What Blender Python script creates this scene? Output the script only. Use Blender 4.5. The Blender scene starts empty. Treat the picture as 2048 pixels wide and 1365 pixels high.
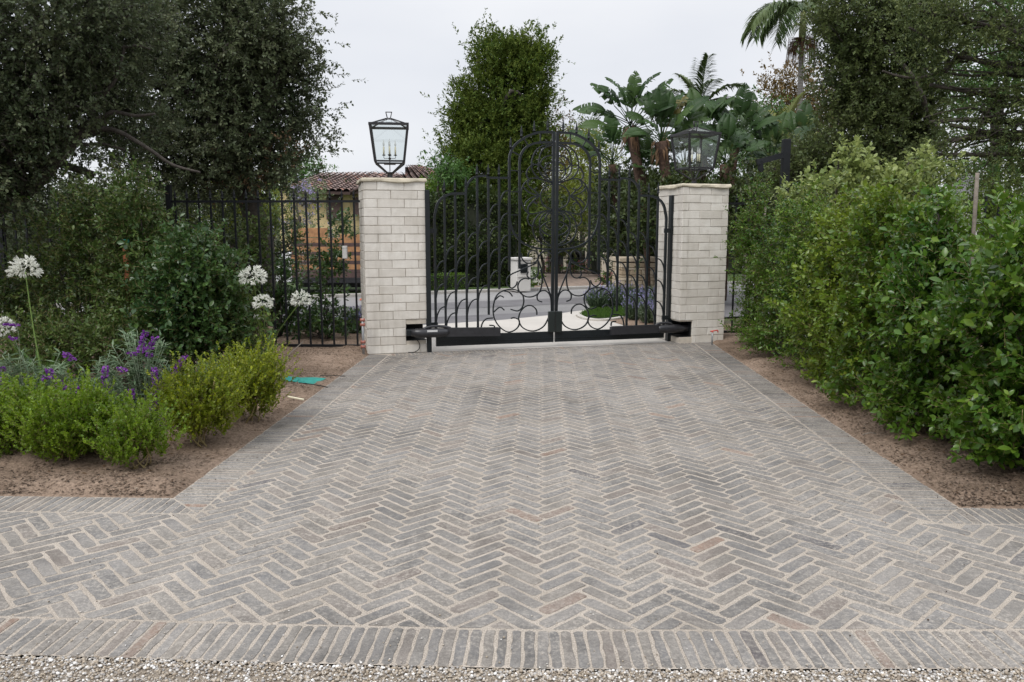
import bpy, bmesh, math, random
import numpy as np
from mathutils import Vector, Matrix
S = bpy.context.scene
COL = S.collection
PI = math.pi
R = math.radians
random.seed(7)
# ------------------------------------------------ camera
CAM_H = 1.6
PITCH = R(8.02); YAW = R(2.07); FPX = 1592.9
cd = bpy.data.cameras.new('camera'); cam = bpy.data.objects.new('camera', cd); COL.objects.link(cam)
cam.location = (0, 0, CAM_H); cam.rotation_euler = (PI/2-PITCH, 0, YAW)
cd.sensor_width = 36; cd.lens = 36*FPX/2048; cd.clip_end = 2000; cd.clip_start = .05
cd.dof.use_dof = False
S.camera = cam
# ------------------------------------------------ world: overcast sky
SUN_EL, SUN_AZ = R(52), R(-150)      # sun high, behind and to the left of the camera
w = bpy.data.worlds.new('World'); S.world = w; w.use_nodes = True
nt = w.node_tree; nt.nodes.clear()
def wn(t): return nt.nodes.new(t)
out = wn('ShaderNodeOutputWorld'); bg = wn('ShaderNodeBackground'); sky = wn('ShaderNodeTexSky')
sky.sky_type = 'NISHITA'; sky.sun_disc = False; sky.sun_elevation = SUN_EL; sky.sun_rotation = R(150)
tc = wn('ShaderNodeTexCoord'); mp = wn('ShaderNodeMapping'); mp.inputs['Scale'].default_value = (1, 1, 2.6)
no = wn('ShaderNodeTexNoise'); no.inputs['Scale'].default_value = 2.4; no.inputs['Detail'].default_value = 4; no.inputs['Roughness'].default_value = .45
cr = wn('ShaderNodeValToRGB'); cr.color_ramp.elements[0].position = .3; cr.color_ramp.elements[1].position = .72
cr.color_ramp.elements[0].color = (7.6, 7.9, 8.6, 1); cr.color_ramp.elements[1].color = (9.5, 9.6, 9.9, 1)
mx = wn('ShaderNodeMix'); mx.data_type = 'RGBA'; mx.inputs[0].default_value = .93
L = nt.links.new
L(tc.outputs['Generated'], mp.inputs[0]); L(mp.outputs[0], no.inputs['Vector']); L(no.outputs['Fac'], cr.inputs[0])
# overcast luminance rises towards the zenith (CIE overcast sky)
sp = wn('ShaderNodeSeparateXYZ'); L(tc.outputs['Generated'], sp.inputs[0]); zr_ = wn('ShaderNodeMapRange'); zr_.inputs[1].default_value = .25; zr_.inputs[2].default_value = 1; zr_.inputs[3].default_value = 1.; zr_.inputs[4].default_value = 2.15
L(sp.outputs[2], zr_.inputs[0]); vm = wn('ShaderNodeVectorMath'); vm.operation = 'SCALE'; L(cr.outputs[0], vm.inputs[0]); L(zr_.outputs[0], vm.inputs[3])
L(sky.outputs[0], mx.inputs[6]); L(vm.outputs[0], mx.inputs[7]); L(mx.outputs[2], bg.inputs[0]); L(bg.outputs[0], out.inputs[0])
bg.inputs[1].default_value = .1
sd = bpy.data.lights.new('sun', 'SUN'); sun = bpy.data.objects.new('sun', sd); COL.objects.link(sun)
sd.energy = 2.0; sd.angle = R(25); sd.color = (1, .97, .93)
sun.rotation_euler = (PI/2-SUN_EL, 0, R(-30)); sun.location = (-5, -8, 20)
S.view_settings.view_transform = 'Standard'; S.view_settings.look = 'None'
S.view_settings.exposure = 0; S.view_settings.gamma = 1; S.view_settings.use_curve_mapping = False

# ------------------------------------------------ helpers
_cr = cam.rotation_euler.to_matrix()
def ray(px, py):
    return _cr @ Vector(((px-1024)/FPX, -(py-682.5)/FPX, -1))
def G(px, py, z=0.):
    d = ray(px, py); t = (z-CAM_H)/d.z
    return Vector((d.x*t, d.y*t, z))
def P(px, py, Y):
    d = ray(px, py); t = Y/d.y
    return Vector((d.x*t, Y, CAM_H+d.z*t))
def prop(o, label=None, cat=None, group=None, kind=None):
    if label: o['label'] = label
    if cat: o['category'] = cat
    if group: o['group'] = group
    if kind: o['kind'] = kind
    return o
def empty(name, loc, rz=0, label=None, cat=None, group=None, kind=None):
    o = bpy.data.objects.new(name, None); COL.objects.link(o)
    o.location = loc; o.rotation_euler = (0, 0, rz); o.empty_display_size = .1
    return prop(o, label, cat, group, kind)
def link(name, me, parent=None, loc=None):
    o = bpy.data.objects.new(name, me); COL.objects.link(o)
    if parent is not None:
        o.parent = parent
    if loc is not None: o.location = loc
    return o
def inv(parent):
    return Matrix.LocRotScale(parent.location, parent.rotation_euler, None).inverted()
class MB:
    def __init__(s): s.v = []; s.f = []; s.sm = []
    def add(s, vs, fs, smooth=False):
        n = len(s.v); s.v += [tuple(v) for v in vs]; s.f += [tuple(i+n for i in f) for f in fs]; s.sm += [smooth]*len(fs)
    def box(s, c, size, rz=0, M=None):
        x, y, z = size[0]/2, size[1]/2, size[2]/2
        vs = [Vector((a*x, b*y, d*z)) for a in (-1, 1) for b in (-1, 1) for d in (-1, 1)]
        if M is None: M = Matrix.Rotation(rz, 3, 'Z')
        vs = [M @ v + Vector(c) for v in vs]
        s.add(vs, [(0, 1, 3, 2), (4, 6, 7, 5), (0, 4, 5, 1), (2, 3, 7, 6), (0, 2, 6, 4), (1, 5, 7, 3)])
    def bbox(s, c, size, b=.004, rz=0):      # bevelled box (chamfered vertical and top edges)
        x, y, z = size[0]/2, size[1]/2, size[2]/2
        def ring(dx, zz): return [(-x+dx, -y+b), (-x+b, -y+dx), (x-b, -y+dx), (x-dx, -y+b), (x-dx, y-b), (x-b, y-dx), (-x+b, y-dx), (-x+dx, y-b)], zz
        M = Matrix.Rotation(rz, 3, 'Z'); vs = []
        for dx, zz in ((b, -z), (0, -z+b), (0, z-b), (b, z)):
            r, q = ring(dx, zz); vs += [M @ Vector((a, d, q)) + Vector(c) for a, d in r]
        fs = [tuple(range(7, -1, -1)), tuple(range(24, 32))]
        for k in range(3):
            for i in range(8): j = (i+1) % 8; fs.append((k*8+i, k*8+j, k*8+8+j, k*8+8+i))
        s.add(vs, fs)
    def tube(s, pts, rad, n=6, cap=True, smooth=True):
        pts = [Vector(p) for p in pts]
        if not hasattr(rad, '__len__'): rad = [rad]*len(pts)
        t0 = (pts[1]-pts[0]).normalized()
        u = t0.orthogonal().normalized(); vs = []
        for i, p in enumerate(pts):
            t = (pts[min(i+1, len(pts)-1)]-pts[max(i-1, 0)])
            t = t.normalized() if t.length > 1e-9 else t0
            u = (u - t*u.dot(t)); u = u.normalized() if u.length > 1e-6 else t.orthogonal().normalized()
            v = t.cross(u)
            for k in range(n):
                a = 2*PI*k/n; vs.append(p+(u*math.cos(a)+v*math.sin(a))*rad[i])
        fs = []
        for i in range(len(pts)-1):
            for k in range(n): j = (k+1) % n; fs.append((i*n+k, i*n+j, (i+1)*n+j, (i+1)*n+k))
        s.add(vs, fs, smooth)
        if cap:
            m = len(s.v)-len(vs)
            s.f.append(tuple(m+k for k in range(n-1, -1, -1))); s.sm.append(False)
            s.f.append(tuple(m+(len(pts)-1)*n+k for k in range(n))); s.sm.append(False)
    def bar(s, pts, nrm, w, t):              # rectangular bar swept in a plane of normal nrm
        pts = [Vector(p) for p in pts]; nrm = Vector(nrm).normalized(); vs = []
        n = len(pts)
        for i, p in enumerate(pts):
            a = (pts[min(i+1, n-1)]-pts[max(i-1, 0)]).normalized(); b = a.cross(nrm).normalized()
            for sx, sy in ((-1, -1), (1, -1), (1, 1), (-1, 1)): vs.append(p+b*sx*w/2+nrm*sy*t/2)
        fs = [(3, 2, 1, 0), tuple(4*(n-1)+k for k in range(4))]
        for i in range(n-1):
            for k in range(4): j = (k+1) % 4; fs.append((i*4+k, i*4+j, i*4+4+j, i*4+4+k))
        s.add(vs, fs)
    def lathe(s, prof, n=12, c=(0, 0, 0), smooth=True):
        vs = [(c[0]+r*math.cos(2*PI*k/n), c[1]+r*math.sin(2*PI*k/n), c[2]+z) for r, z in prof for k in range(n)]
        fs = []
        for i in range(len(prof)-1):
            for k in range(n): j = (k+1) % n; fs.append((i*n+k, i*n+j, (i+1)*n+j, (i+1)*n+k))
        fs += [tuple(range(n-1, -1, -1)), tuple((len(prof)-1)*n+k for k in range(n))]
        s.add(vs, fs, smooth)
    def mesh(s, name, mat=None, xf=None):
        me = bpy.data.meshes.new(name)
        vs = s.v if xf is None else [tuple(xf @ Vector(v)) for v in s.v]
        me.from_pydata(vs, [], s.f); me.polygons.foreach_set('use_smooth', s.sm)
        if mat: me.materials.append(mat)
        me.update(); return me
    def build(s, name, mat=None, parent=None, world=True, loc=None):
        # vertices are in world space when world=True (moved into the parent's frame)
        me = s.mesh(name, mat, inv(parent) if (world and parent is not None) else None)
        return link(name, me, parent, loc)
def one(name, fn, mat, parent=None, world=True):
    m = MB(); fn(m); return m.build(name, mat, parent, world)
def smooth_pts(pts, k=5, closed=False):
    pts = [Vector(p) for p in pts]; o = []
    n = len(pts)
    for i in range(n-1):
        p0 = pts[max(i-1, 0)]; p1 = pts[i]; p2 = pts[i+1]; p3 = pts[min(i+2, n-1)]
        for j in range(k):
            t = j/k
            o.append(.5*((2*p1)+(p2-p0)*t+(2*p0-5*p1+4*p2-p3)*t*t+(3*p1-p0-3*p2+p3)*t**3))
    o.append(pts[-1]); return o
def np_mesh(name, V, F, mat, tone=None, smooth=False):
    """V (n,3), F (m,k) same-size faces; tone: per-vertex float"""
    me = bpy.data.meshes.new(name); V = np.ascontiguousarray(V, dtype=np.float32); F = np.ascontiguousarray(F, dtype=np.int32)
    me.vertices.add(len(V)); me.vertices.foreach_set('co', V.ravel())
    me.loops.add(F.size); me.loops.foreach_set('vertex_index', F.ravel())
    me.polygons.add(len(F)); me.polygons.foreach_set('loop_start', np.arange(0, F.size, F.shape[1], dtype=np.int32))
    me.polygons.foreach_set('loop_total', np.full(len(F), F.shape[1], dtype=np.int32))
    if smooth: me.polygons.foreach_set('use_smooth', np.ones(len(F), dtype=bool))
    me.update(calc_edges=True)
    if tone is not None:
        a = me.attributes.new('tone', 'FLOAT', 'POINT'); a.data.foreach_set('value', np.ascontiguousarray(tone, dtype=np.float32))
    if mat: me.materials.append(mat)
    return me

# ------------------------------------------------ materials
MATS = {}
class NT:
    def __init__(s, name):
        s.m = bpy.data.materials.new(name); s.m.use_nodes = True; s.t = s.m.node_tree; s.b = s.t.nodes['Principled BSDF']; s.o = s.t.nodes['Material Output']
    def n(s, t, **k):
        x = s.t.nodes.new(t)
        for a, b in k.items(): setattr(x, a, b)
        return x
    def l(s, a, b): s.t.links.new(a, b)
    def noise(s, scale, detail=4, rough=.55, coord=None, vec=None):
        n = s.n('ShaderNodeTexNoise'); n.inputs['Scale'].default_value = scale; n.inputs['Detail'].default_value = detail; n.inputs['Roughness'].default_value = rough
        if vec is not None: s.l(vec, n.inputs['Vector'])
        return n.outputs['Fac']
    def pos(s): return s.n('ShaderNodeNewGeometry').outputs['Position']
    def ramp(s, fac, stops, interp='LINEAR'):
        r = s.n('ShaderNodeValToRGB'); e = r.color_ramp.elements; r.color_ramp.interpolation = interp
        while len(e) < len(stops): e.new(.5)
        for x, (p, c) in zip(e, stops):
            x.position = p; x.color = (*c, 1) if hasattr(c, '__len__') else (c, c, c, 1)
        s.l(fac, r.inputs[0]); return r.outputs[0]
    def mix(s, f, a, b, mode='MIX'):
        m = s.n('ShaderNodeMix', data_type='RGBA', blend_type=mode)
        for i, x in ((0, f), (6, a), (7, b)):
            if hasattr(x, 'is_output'): s.l(x, m.inputs[i])
            elif i == 0: m.inputs[0].default_value = x
            else: m.inputs[i].default_value = (*x, 1)
        return m.outputs[2]
    def math(s, op, a, b=None):
        m = s.n('ShaderNodeMath', operation=op)
        for i, x in ((0, a), (1, b)):
            if x is None: continue
            if hasattr(x, 'is_output'): s.l(x, m.inputs[i])
            else: m.inputs[i].default_value = x
        return m.outputs[0]
    def tone(s):
        a = s.n('ShaderNodeAttribute', attribute_name='tone'); oi = s.n('ShaderNodeObjectInfo')
        return s.math('FRACT', s.math('ADD', a.outputs['Fac'], oi.outputs['Random']))
    def bump(s, h, strength=.3, dist=.01):
        b = s.n('ShaderNodeBump'); b.inputs['Strength'].default_value = strength; b.inputs['Distance'].default_value = dist
        s.l(h, b.inputs['Height']); s.l(b.outputs[0], s.b.inputs['Normal'])
    def base(s, c, rough=.6, metal=0, spec=.5):
        if hasattr(c, 'is_output'): s.l(c, s.b.inputs['Base Color'])
        else: s.b.inputs['Base Color'].default_value = (*c, 1)
        s.b.inputs['Roughness'].default_value = rough; s.b.inputs['Metallic'].default_value = metal
        s.b.inputs['Specular IOR Level'].default_value = spec
def leaf_mat(name, dark, mid, light, rough=.42, trans=.25, spec=.4):
    t = NT(name); c = t.ramp(t.tone(), [(0, dark), (.5, mid), (1, light)])
    n = t.noise(1.3, 2, vec=t.pos()); c = t.mix(t.ramp(n, [(.35, 0.), (.7, .45)]), c, light)
    t.base(c, rough, spec=spec)
    tr = t.n('ShaderNodeBsdfTranslucent'); t.l(t.mix(.5, c, light), tr.inputs[0])
    ms = t.n('ShaderNodeMixShader'); ms.inputs[0].default_value = trans
    t.l(t.b.outputs[0], ms.inputs[1]); t.l(tr.outputs[0], ms.inputs[2]); t.l(ms.outputs[0], t.o.inputs[0]); return t.m
def plain(name, c, rough=.6, metal=0, var=.12, scale=6, bump=0, bscale=60, spec=.5):
    t = NT(name); n = t.noise(scale, 5, vec=t.pos())
    lo = tuple(x*(1-var) for x in c); hi = tuple(min(1, x*(1+var)) for x in c)
    t.base(t.ramp(n, [(.3, lo), (.7, hi)]), rough, metal, spec)
    if bump: t.bump(t.noise(bscale, 5, vec=t.pos()), bump, .005)
    return t.m
M = MATS
M['oak'] = leaf_mat('oak_leaf', (.027, .046, .019), (.058, .084, .036), (.135, .155, .080), .5, .28, .3)
M['oakr'] = leaf_mat('olive_oak_leaf', (.027, .047, .014), (.062, .092, .028), (.150, .180, .062), .55, .3, .25)
M['dead'] = leaf_mat('dry_leaf', (.06, .03, .015), (.11, .06, .03), (.17, .10, .05), .7, .2)
M['cypress'] = leaf_mat('tall_tree_leaf', (.022, .058, .012), (.056, .105, .017), (.130, .165, .028), .6, .3, .2)
M['bronze'] = leaf_mat('bronze_leaf', (.055, .05, .014), (.12, .085, .022), (.19, .12, .04), .55, .25)
M['privet'] = leaf_mat('privet_leaf', (.020, .046, .012), (.044, .086, .020), (.105, .150, .034), .38, .26, .3)
M['laurel'] = leaf_mat('laurel_leaf', (.018, .046, .016), (.040, .090, .026), (.085, .150, .036), .28, .26)
M['hedge'] = leaf_mat('hedge_leaf', (.012, .050, .008), (.042, .115, .013), (.150, .235, .026), .27, .3)
M['hedge2'] = leaf_mat('hedge_leaf_yellow', (.018, .062, .009), (.070, .145, .014), (.210, .275, .028), .3, .3)
M['camellia'] = leaf_mat('pale_leaf', (.03, .075, .020), (.12, .185, .045), (.33, .38, .13), .35, .32)
M['box'] = leaf_mat('boxwood_leaf', (.034, .090, .008), (.088, .170, .010), (.20, .300, .018), .4, .38)
M['box_yellow'] = leaf_mat('boxwood_leaf_yellow', (.050, .100, .008), (.135, .195, .010), (.31, .350, .020), .4, .38)
M['ivy'] = leaf_mat('ivy_leaf', (.014, .032, .010), (.030, .055, .014), (.070, .095, .022), .45, .2)
M['lime'] = leaf_mat('lime_leaf', (.07, .10, .012), (.14, .18, .016), (.22, .25, .03), .45, .4)
M['bright'] = leaf_mat('bright_tree_leaf', (.035, .09, .022), (.06, .14, .03), (.10, .19, .045), .5, .35)
M['pale'] = leaf_mat('pale_tree_leaf', (.09, .12, .05), (.14, .19, .08), (.20, .25, .12), .5, .3)
M['sage'] = leaf_mat('sage_leaf', (.05, .095, .045), (.10, .165, .085), (.18, .245, .14), .6, .25)
M['silver'] = leaf_mat('silver_leaf', (.14, .20, .12), (.22, .29, .19), (.34, .40, .28), .6, .25)
M['strap'] = leaf_mat('strap_leaf', (.04, .10, .02), (.07, .15, .03), (.12, .20, .05), .35, .3)
M['bop'] = leaf_mat('paddle_leaf', (.016, .040, .014), (.035, .075, .022), (.070, .120, .034), .42, .28, .25)
M['bop_dry'] = leaf_mat('torn_paddle_leaf', (.08, .09, .02), (.15, .13, .03), (.22, .17, .05), .5, .3)
M['palm'] = leaf_mat('palm_leaflet', (.030, .060, .020), (.060, .105, .034), (.13, .17, .06), .45, .28, .25)
M['palm_yellow'] = leaf_mat('yellow_palm_leaflet', (.08, .11, .025), (.14, .17, .04), (.24, .24, .08), .45, .3)
M['purple'] = leaf_mat('purple_flower', (.10, .016, .18), (.16, .028, .26), (.26, .07, .38), .6, .2)
M['lilac'] = leaf_mat('lilac_flower', (.22, .18, .38), (.32, .27, .50), (.42, .37, .60), .6, .3)
M['lavender'] = leaf_mat('lavender_flower', (.20, .19, .38), (.28, .26, .48), (.38, .36, .58), .6, .3)
M['white_flower'] = leaf_mat('white_flower', (.62, .64, .55), (.76, .77, .70), (.85, .85, .80), .5, .35)
M['pink_flower'] = leaf_mat('pink_flower', (.35, .08, .08), (.5, .16, .16), (.65, .35, .38), .6, .3)
M['bud'] = leaf_mat('flower_bud', (.11, .10, .035), (.19, .16, .06), (.28, .24, .10), .6, .2)
M['grass'] = leaf_mat('grass_blade', (.04, .10, .015), (.07, .15, .02), (.11, .20, .03), .5, .3)
t = NT('bark'); p = t.pos(); n = t.noise(14, 8, .65, vec=p)
t.base(t.ramp(n, [(.3, (.025, .020, .016)), (.7, (.085, .072, .060))]), .9); t.bump(n, .8, .03); M['bark'] = t.m
t = NT('pale_stem'); n = t.noise(40, 4, vec=t.pos()); t.base(t.ramp(n, [(.3, (.16, .12, .05)), (.7, (.28, .22, .10))]), .8); M['stem'] = t.m
t = NT('palm_trunk'); p = t.pos(); wv = t.n('ShaderNodeTexWave'); wv.bands_direction = 'Z'; wv.inputs['Scale'].default_value = 4; wv.inputs['Distortion'].default_value = 1.5; t.l(p, wv.inputs[0])
t.base(t.ramp(wv.outputs['Fac'], [(.1, (.19, .175, .16)), (.5, (.22, .205, .19)), (1, (.245, .23, .215))]), .85); M['palm_trunk'] = t.m
t = NT('fibrous_trunk'); n = t.noise(12, 7, .7, vec=t.pos()); t.base(t.ramp(n, [(.3, (.035, .02, .014)), (.6, (.10, .058, .038)), (.8, (.17, .125, .065))]), .9); t.bump(n, .9, .05); M['fibre'] = t.m
M['iron'] = plain('black_iron', (.008, .011, .013), .42, .0, .25, 20, .05, 200, spec=.35)
M['fence_iron'] = plain('black_fence_paint', (.007, .008, .010), .45, 0, .25, 20, spec=.3)
M['lamp_iron'] = plain('dark_bronze_iron', (.025, .024, .026), .42, .3, .2, 20)
M['opener'] = plain('opener_metal', (.030, .030, .034), .35, .2, .2, 20)
M['black'] = plain('black_void', (.006, .006, .006), .8, 0, .1)
M['rubber'] = plain('black_rubber', (.012, .012, .012), .7, 0, .1)
M['label'] = plain('printed_label', (.55, .55, .55), .5, 0, .1)
M['lock'] = plain('lock_box_metal', (.012, .017, .016), .4, 0, .2)
M['candle'] = plain('candle_sleeve', (.72, .66, .48), .6, 0, .08)
M['box_plastic'] = plain('grey_plastic', (.48, .47, .45), .5, 0, .06)
M['copper'] = plain('brick_red_fitting', (.34, .13, .10), .5, .1, .25, 50)
M['pipe'] = plain('grey_pipe', (.30, .31, .32), .45, .2, .15, 30)
M['red'] = plain('red_handle', (.55, .06, .04), .45, 0, .1)
M['teal'] = plain('teal_cloth', (.03, .30, .25), .75, 0, .15, 20, .4, 90)
M['tape'] = plain('green_tape', (.02, .22, .18), .5, 0, .1)
M['orange'] = plain('orange_plastic', (.75, .13, .04), .5, 0, .1)
M['white'] = plain('white_paint', (.75, .76, .78), .35, 0, .05)
M['tan_wood'] = plain('tan_plank', (.34, .175, .08), .75, 0, .3, 9, .2, 80)
M['dark_wood'] = plain('brown_plank', (.075, .045, .04), .8, 0, .3, 9, .2, 80)
M['stake'] = plain('weathered_stake', (.20, .17, .14), .85, 0, .3, 30, .4, 90)
M['orange_stake'] = plain('orange_wood_stake', (.36, .13, .06), .8, 0, .25, 20)
t = NT('window_glass'); t.base((.03, .035, .04), .08, spec=.8); M['dark_glass'] = t.m
t = NT('clear_glass'); gl = t.n('ShaderNodeBsdfGlossy'); gl.inputs['Roughness'].default_value = .03; tp = t.n('ShaderNodeBsdfTransparent'); tp.inputs[0].default_value = (.93, .96, .96, 1)
fr = t.n('ShaderNodeLayerWeight'); fr.inputs[0].default_value = .5; fp = t.math('ADD', t.math('MULTIPLY', t.math('POWER', fr.outputs['Facing'], 4.), .5), .09); ms = t.n('ShaderNodeMixShader'); t.l(fp, ms.inputs[0]); t.l(tp.outputs[0], ms.inputs[1]); t.l(gl.outputs[0], ms.inputs[2]); t.l(ms.outputs[0], t.o.inputs[0]); M['glass'] = t.m
t = NT('bulb_glass'); t.base((.85, .84, .82), .15, spec=.6); t.b.inputs['Alpha'].default_value = .55; M['bulb'] = t.m
# paving brick: grey clay with brown ones, sandy mortar smeared over the faces
t = NT('paving_brick'); p = t.pos(); tn = t.tone()
c = t.ramp(tn, [(0, (.138, .133, .129)), (.18, (.180, .174, .167)), (.36, (.205, .185, .162)), (.5, (.152, .149, .148)), (.7, (.222, .210, .198)), (.86, (.19, .172, .155)), (.965, (.19, .16, .14)), (.983, (.26, .16, .11)), (.992, (.095, .092, .098))], 'LINEAR')
n1 = t.noise(9, 6, .6, vec=p); c = t.mix(t.ramp(n1, [(.3, .0), (.75, .6)]), c, (.262, .242, .216))
n2 = t.noise(46, 7, .7, vec=p); big = t.noise(1.6, 4, .6, vec=p)
sm = t.math('MULTIPLY', t.ramp(n2, [(.47, 0.), (.62, .85)]), t.ramp(big, [(.36, .22), (.66, 1.)]))
c = t.mix(sm, c, (.40, .365, .32))
pat = t.ramp(t.noise(.75, 5, .6, vec=p), [(.32, .66), (.5, .94), (.72, 1.14)]); c = t.mix(1., c, t.ramp(t.noise(6, 6, .7, vec=p), [(.3, .78), (.5, 1.), (.75, 1.1)]), 'MULTIPLY'); c = t.mix(1., c, pat, 'MULTIPLY')
n3 = t.noise(150, 5, .8, vec=p); c = t.mix(.75, c, t.ramp(n3, [(.32, .25), (.68, .72)]), 'OVERLAY')
t.base(c, .82, spec=.25); t.bump(t.math('ADD', n2, t.math('MULTIPLY', n3, .4)), .45, .004); M['brick'] = t.m
t = NT('sandy_mortar'); p = t.pos(); n = t.noise(170, 5, .85, vec=p); n1 = t.noise(2.5, 7, .7, vec=p)
c = t.ramp(n1, [(.3, (.285, .25, .21)), (.7, (.39, .345, .295))]); c = t.mix(.95, c, t.ramp(n, [(.36, .15), (.6, .8)]), 'OVERLAY')
t.base(c, .95, spec=.15); t.bump(n, .6, .004); M['mortar'] = t.m
# ashlar of the pillars
t = NT('pale_wall_brick'); p = t.pos(); tn = t.tone()
c = t.ramp(tn, [(0, (.60, .565, .51)), (.5, (.67, .635, .58)), (1, (.72, .69, .635))]); n = t.noise(7, 6, .65, vec=p)
c = t.mix(t.ramp(n, [(.35, 0.), (.75, .5)]), c, (.44, .40, .34)); mpx = t.n('ShaderNodeMapping'); mpx.inputs['Scale'].default_value = (9, 9, .9); t.l(p, mpx.inputs[0]); c = t.mix(t.ramp(t.noise(1., 5, .6, vec=mpx.outputs[0]), [(.5, 0.), (.72, .42)]), c, (.36, .33, .28)); n2 = t.noise(60, 5, .6, vec=p)
t.base(c, .85, spec=.2); t.bump(t.math('ADD', n, n2), .3, .008); M['ashlar'] = t.m
M['joint'] = plain('wall_mortar', (.50, .45, .38), .95, 0, .1, 20, .3, 150)
M['cap'] = plain('cap_stone', (.50, .45, .35), .85, 0, .22, 9, .5, 40)
t = NT('soil'); p = t.pos(); n = t.noise(1.4, 6, .6, vec=p); n2 = t.noise(38, 8, .75, vec=p)
c = t.ramp(n, [(.3, (.18, .128, .092)), (.7, (.33, .245, .185))]); c = t.mix(.95, c, t.ramp(n2, [(.3, .18), (.72, .78)]), 'OVERLAY')
t.base(c, .95, spec=.1); t.bump(n2, .9, .02); M['soil'] = t.m
t = NT('mulch_bits'); t.base(t.ramp(t.tone(), [(0, (.02, .014, .01)), (.5, (.07, .045, .03)), (.85, (.16, .11, .07)), (1, (.32, .26, .2))]), .9); M['mulch'] = t.m
t = NT('pebble'); t.base(t.ramp(t.tone(), [(0, (.19, .155, .12)), (.3, (.36, .30, .225)), (.55, (.42, .375, .32)), (.7, (.29, .28, .27)), (.88, (.52, .49, .45)), (1, (.80, .79, .77))]), .7); M['pebble'] = t.m
t = NT('gravel_base'); p = t.pos(); n = t.noise(150, 3, .8, vec=p); t.base(t.ramp(n, [(.3, (.27, .22, .17)), (.7, (.48, .42, .34))]), .9); t.bump(n, .9, .02); M['gravel'] = t.m
t = NT('asphalt'); p = t.pos(); n = t.noise(.35, 4, .5, vec=p); n2 = t.noise(60, 5, .7, vec=p)
c = t.ramp(n, [(.35, (.22, .215, .215)), (.65, (.30, .295, .29))]); c = t.mix(.4, c, t.ramp(n2, [(.3, .3), (.7, .7)]), 'OVERLAY'); t.base(c, .9, spec=.2); t.bump(n2, .4, .01); M['asphalt'] = t.m
M['asphalt_dark'] = plain('dark_asphalt', (.165, .16, .165), .9, 0, .12, 3, .3, 80, spec=.2)
M['concrete'] = plain('pale_concrete', (.50, .47, .43), .9, 0, .07, 1.2, .3, 60, spec=.2)
M['kerb'] = plain('kerb_concrete', (.36, .345, .32), .9, 0, .1, 4)
M['brown_paving'] = plain('brown_paving', (.24, .18, .14), .9, 0, .35, 5, .3, 40)
M['ground'] = plain('ground', (.07, .065, .035), .95, 0, .4, .8)
M['turf'] = plain('turf', (.05, .085, .02), .95, 0, .35, 4)
M['stucco_yellow'] = plain('cream_stucco', (.56, .43, .235), .9, 0, .08, 2)
M['stucco'] = plain('pale_stucco', (.50, .44, .36), .9, 0, .08, 2)
M['white_stucco'] = plain('white_stucco', (.62, .60, .57), .9, 0, .06, 2)
M['pane_blue'] = plain('pale_window', (.25, .30, .33), .2, 0, .2, 2, spec=.8)
t = NT('roof_tile'); t.base(t.ramp(t.tone(), [(0, (.11, .07, .06)), (.35, (.17, .115, .10)), (.7, (.23, .165, .145)), (1, (.27, .14, .10))]), .85); M['tile'] = t.m
t = NT('grey_shingle'); t.base(t.ramp(t.tone(), [(0, (.16, .16, .17)), (1, (.26, .26, .27))]), .9); M['shingle'] = t.m
t = NT('rubble_stone'); n = t.noise(8, 5, vec=t.pos()); c = t.ramp(t.tone(), [(0, (.40, .31, .21)), (.5, (.52, .43, .31)), (1, (.60, .53, .42))]); c = t.mix(t.ramp(n, [(.4, 0.), (.8, .4)]), c, (.3, .24, .17)); t.base(c, .9); M['rubble'] = t.m
M['pier_joint'] = plain('dark_joint', (.10, .08, .06), .95)  # dark brown core seen in the joints of the stone pier

# ------------------------------------------------ ground, road, apron
def sheet(name, pts, z, mat, kind='structure', label=None, thick=.0):
    me = bpy.data.meshes.new(name); me.from_pydata([(p[0], p[1], z) for p in pts], [], [tuple(range(len(pts)))]); me.materials.append(mat); me.update()
    if me.polygons[0].normal.z < 0: me.flip_normals()
    o = link(name, me); return prop(o, label, kind=kind)
sheet('ground', [(-500, -60), (500, -60), (500, 900), (-500, 900)], -.06, M['ground'])
# road: far edge through two photographed points, 7 m wide
a, b = G(860, 587), G(1169, 576.5); rd = (b-a).normalized(); rn = Vector((-rd.y, rd.x, 0))
RA = a
def road_pt(s, w): q = RA + rd*s - rn*w; return (q.x, q.y)
ROADW = 7.2
sheet('road', [road_pt(-60, ROADW), road_pt(60, ROADW), road_pt(60, 0), road_pt(-60, 0)], -.03, M['asphalt'])
for w0, w1, nm in ((2.3, 3.7, 'road_patch'), (5.0, 7.2, 'road_patch')):
    sheet(nm, [road_pt(-60, w1), road_pt(60, w1), road_pt(60, w0), road_pt(-60, w0)], -.024, M['asphalt_dark'])
m = MB()
ang = math.atan2(rd.y, rd.x)
for k in range(-20, 20):
    c = RA + rd*(k*3+1.5) + rn*.085
    m.bbox((c.x, c.y, -.005), (2.99, .16, .11), .015, ang)
prop(m.build('kerb', M['kerb']), kind='structure')
o = sheet('grass_verge', [(q.x, q.y) for q in [RA+rd*-60+rn*.17, RA+rd*60+rn*.17, RA+rd*60+rn*40, RA+rd*-60+rn*40]], .0, M['turf'])
ap = [G(690, 716), G(690, 672), G(760, 659), G(855, 649), G(1000, 640), G(1100, 630), G(1150, 622), G(1174, 619.5), G(1156, 629), G(1166, 634), G(1194, 638), G(1216, 637), G(1224, 641), G(1262, 652), G(1330, 659), G(1380, 668), G(1380, 700)]
sheet('concrete_apron', ap, -.006, M['concrete'])
sheet('neighbour_driveway', [G(1068, 577.5), G(1232, 571), G(1200, 541), G(1076, 541)], .012, M['brown_paving'])
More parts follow.
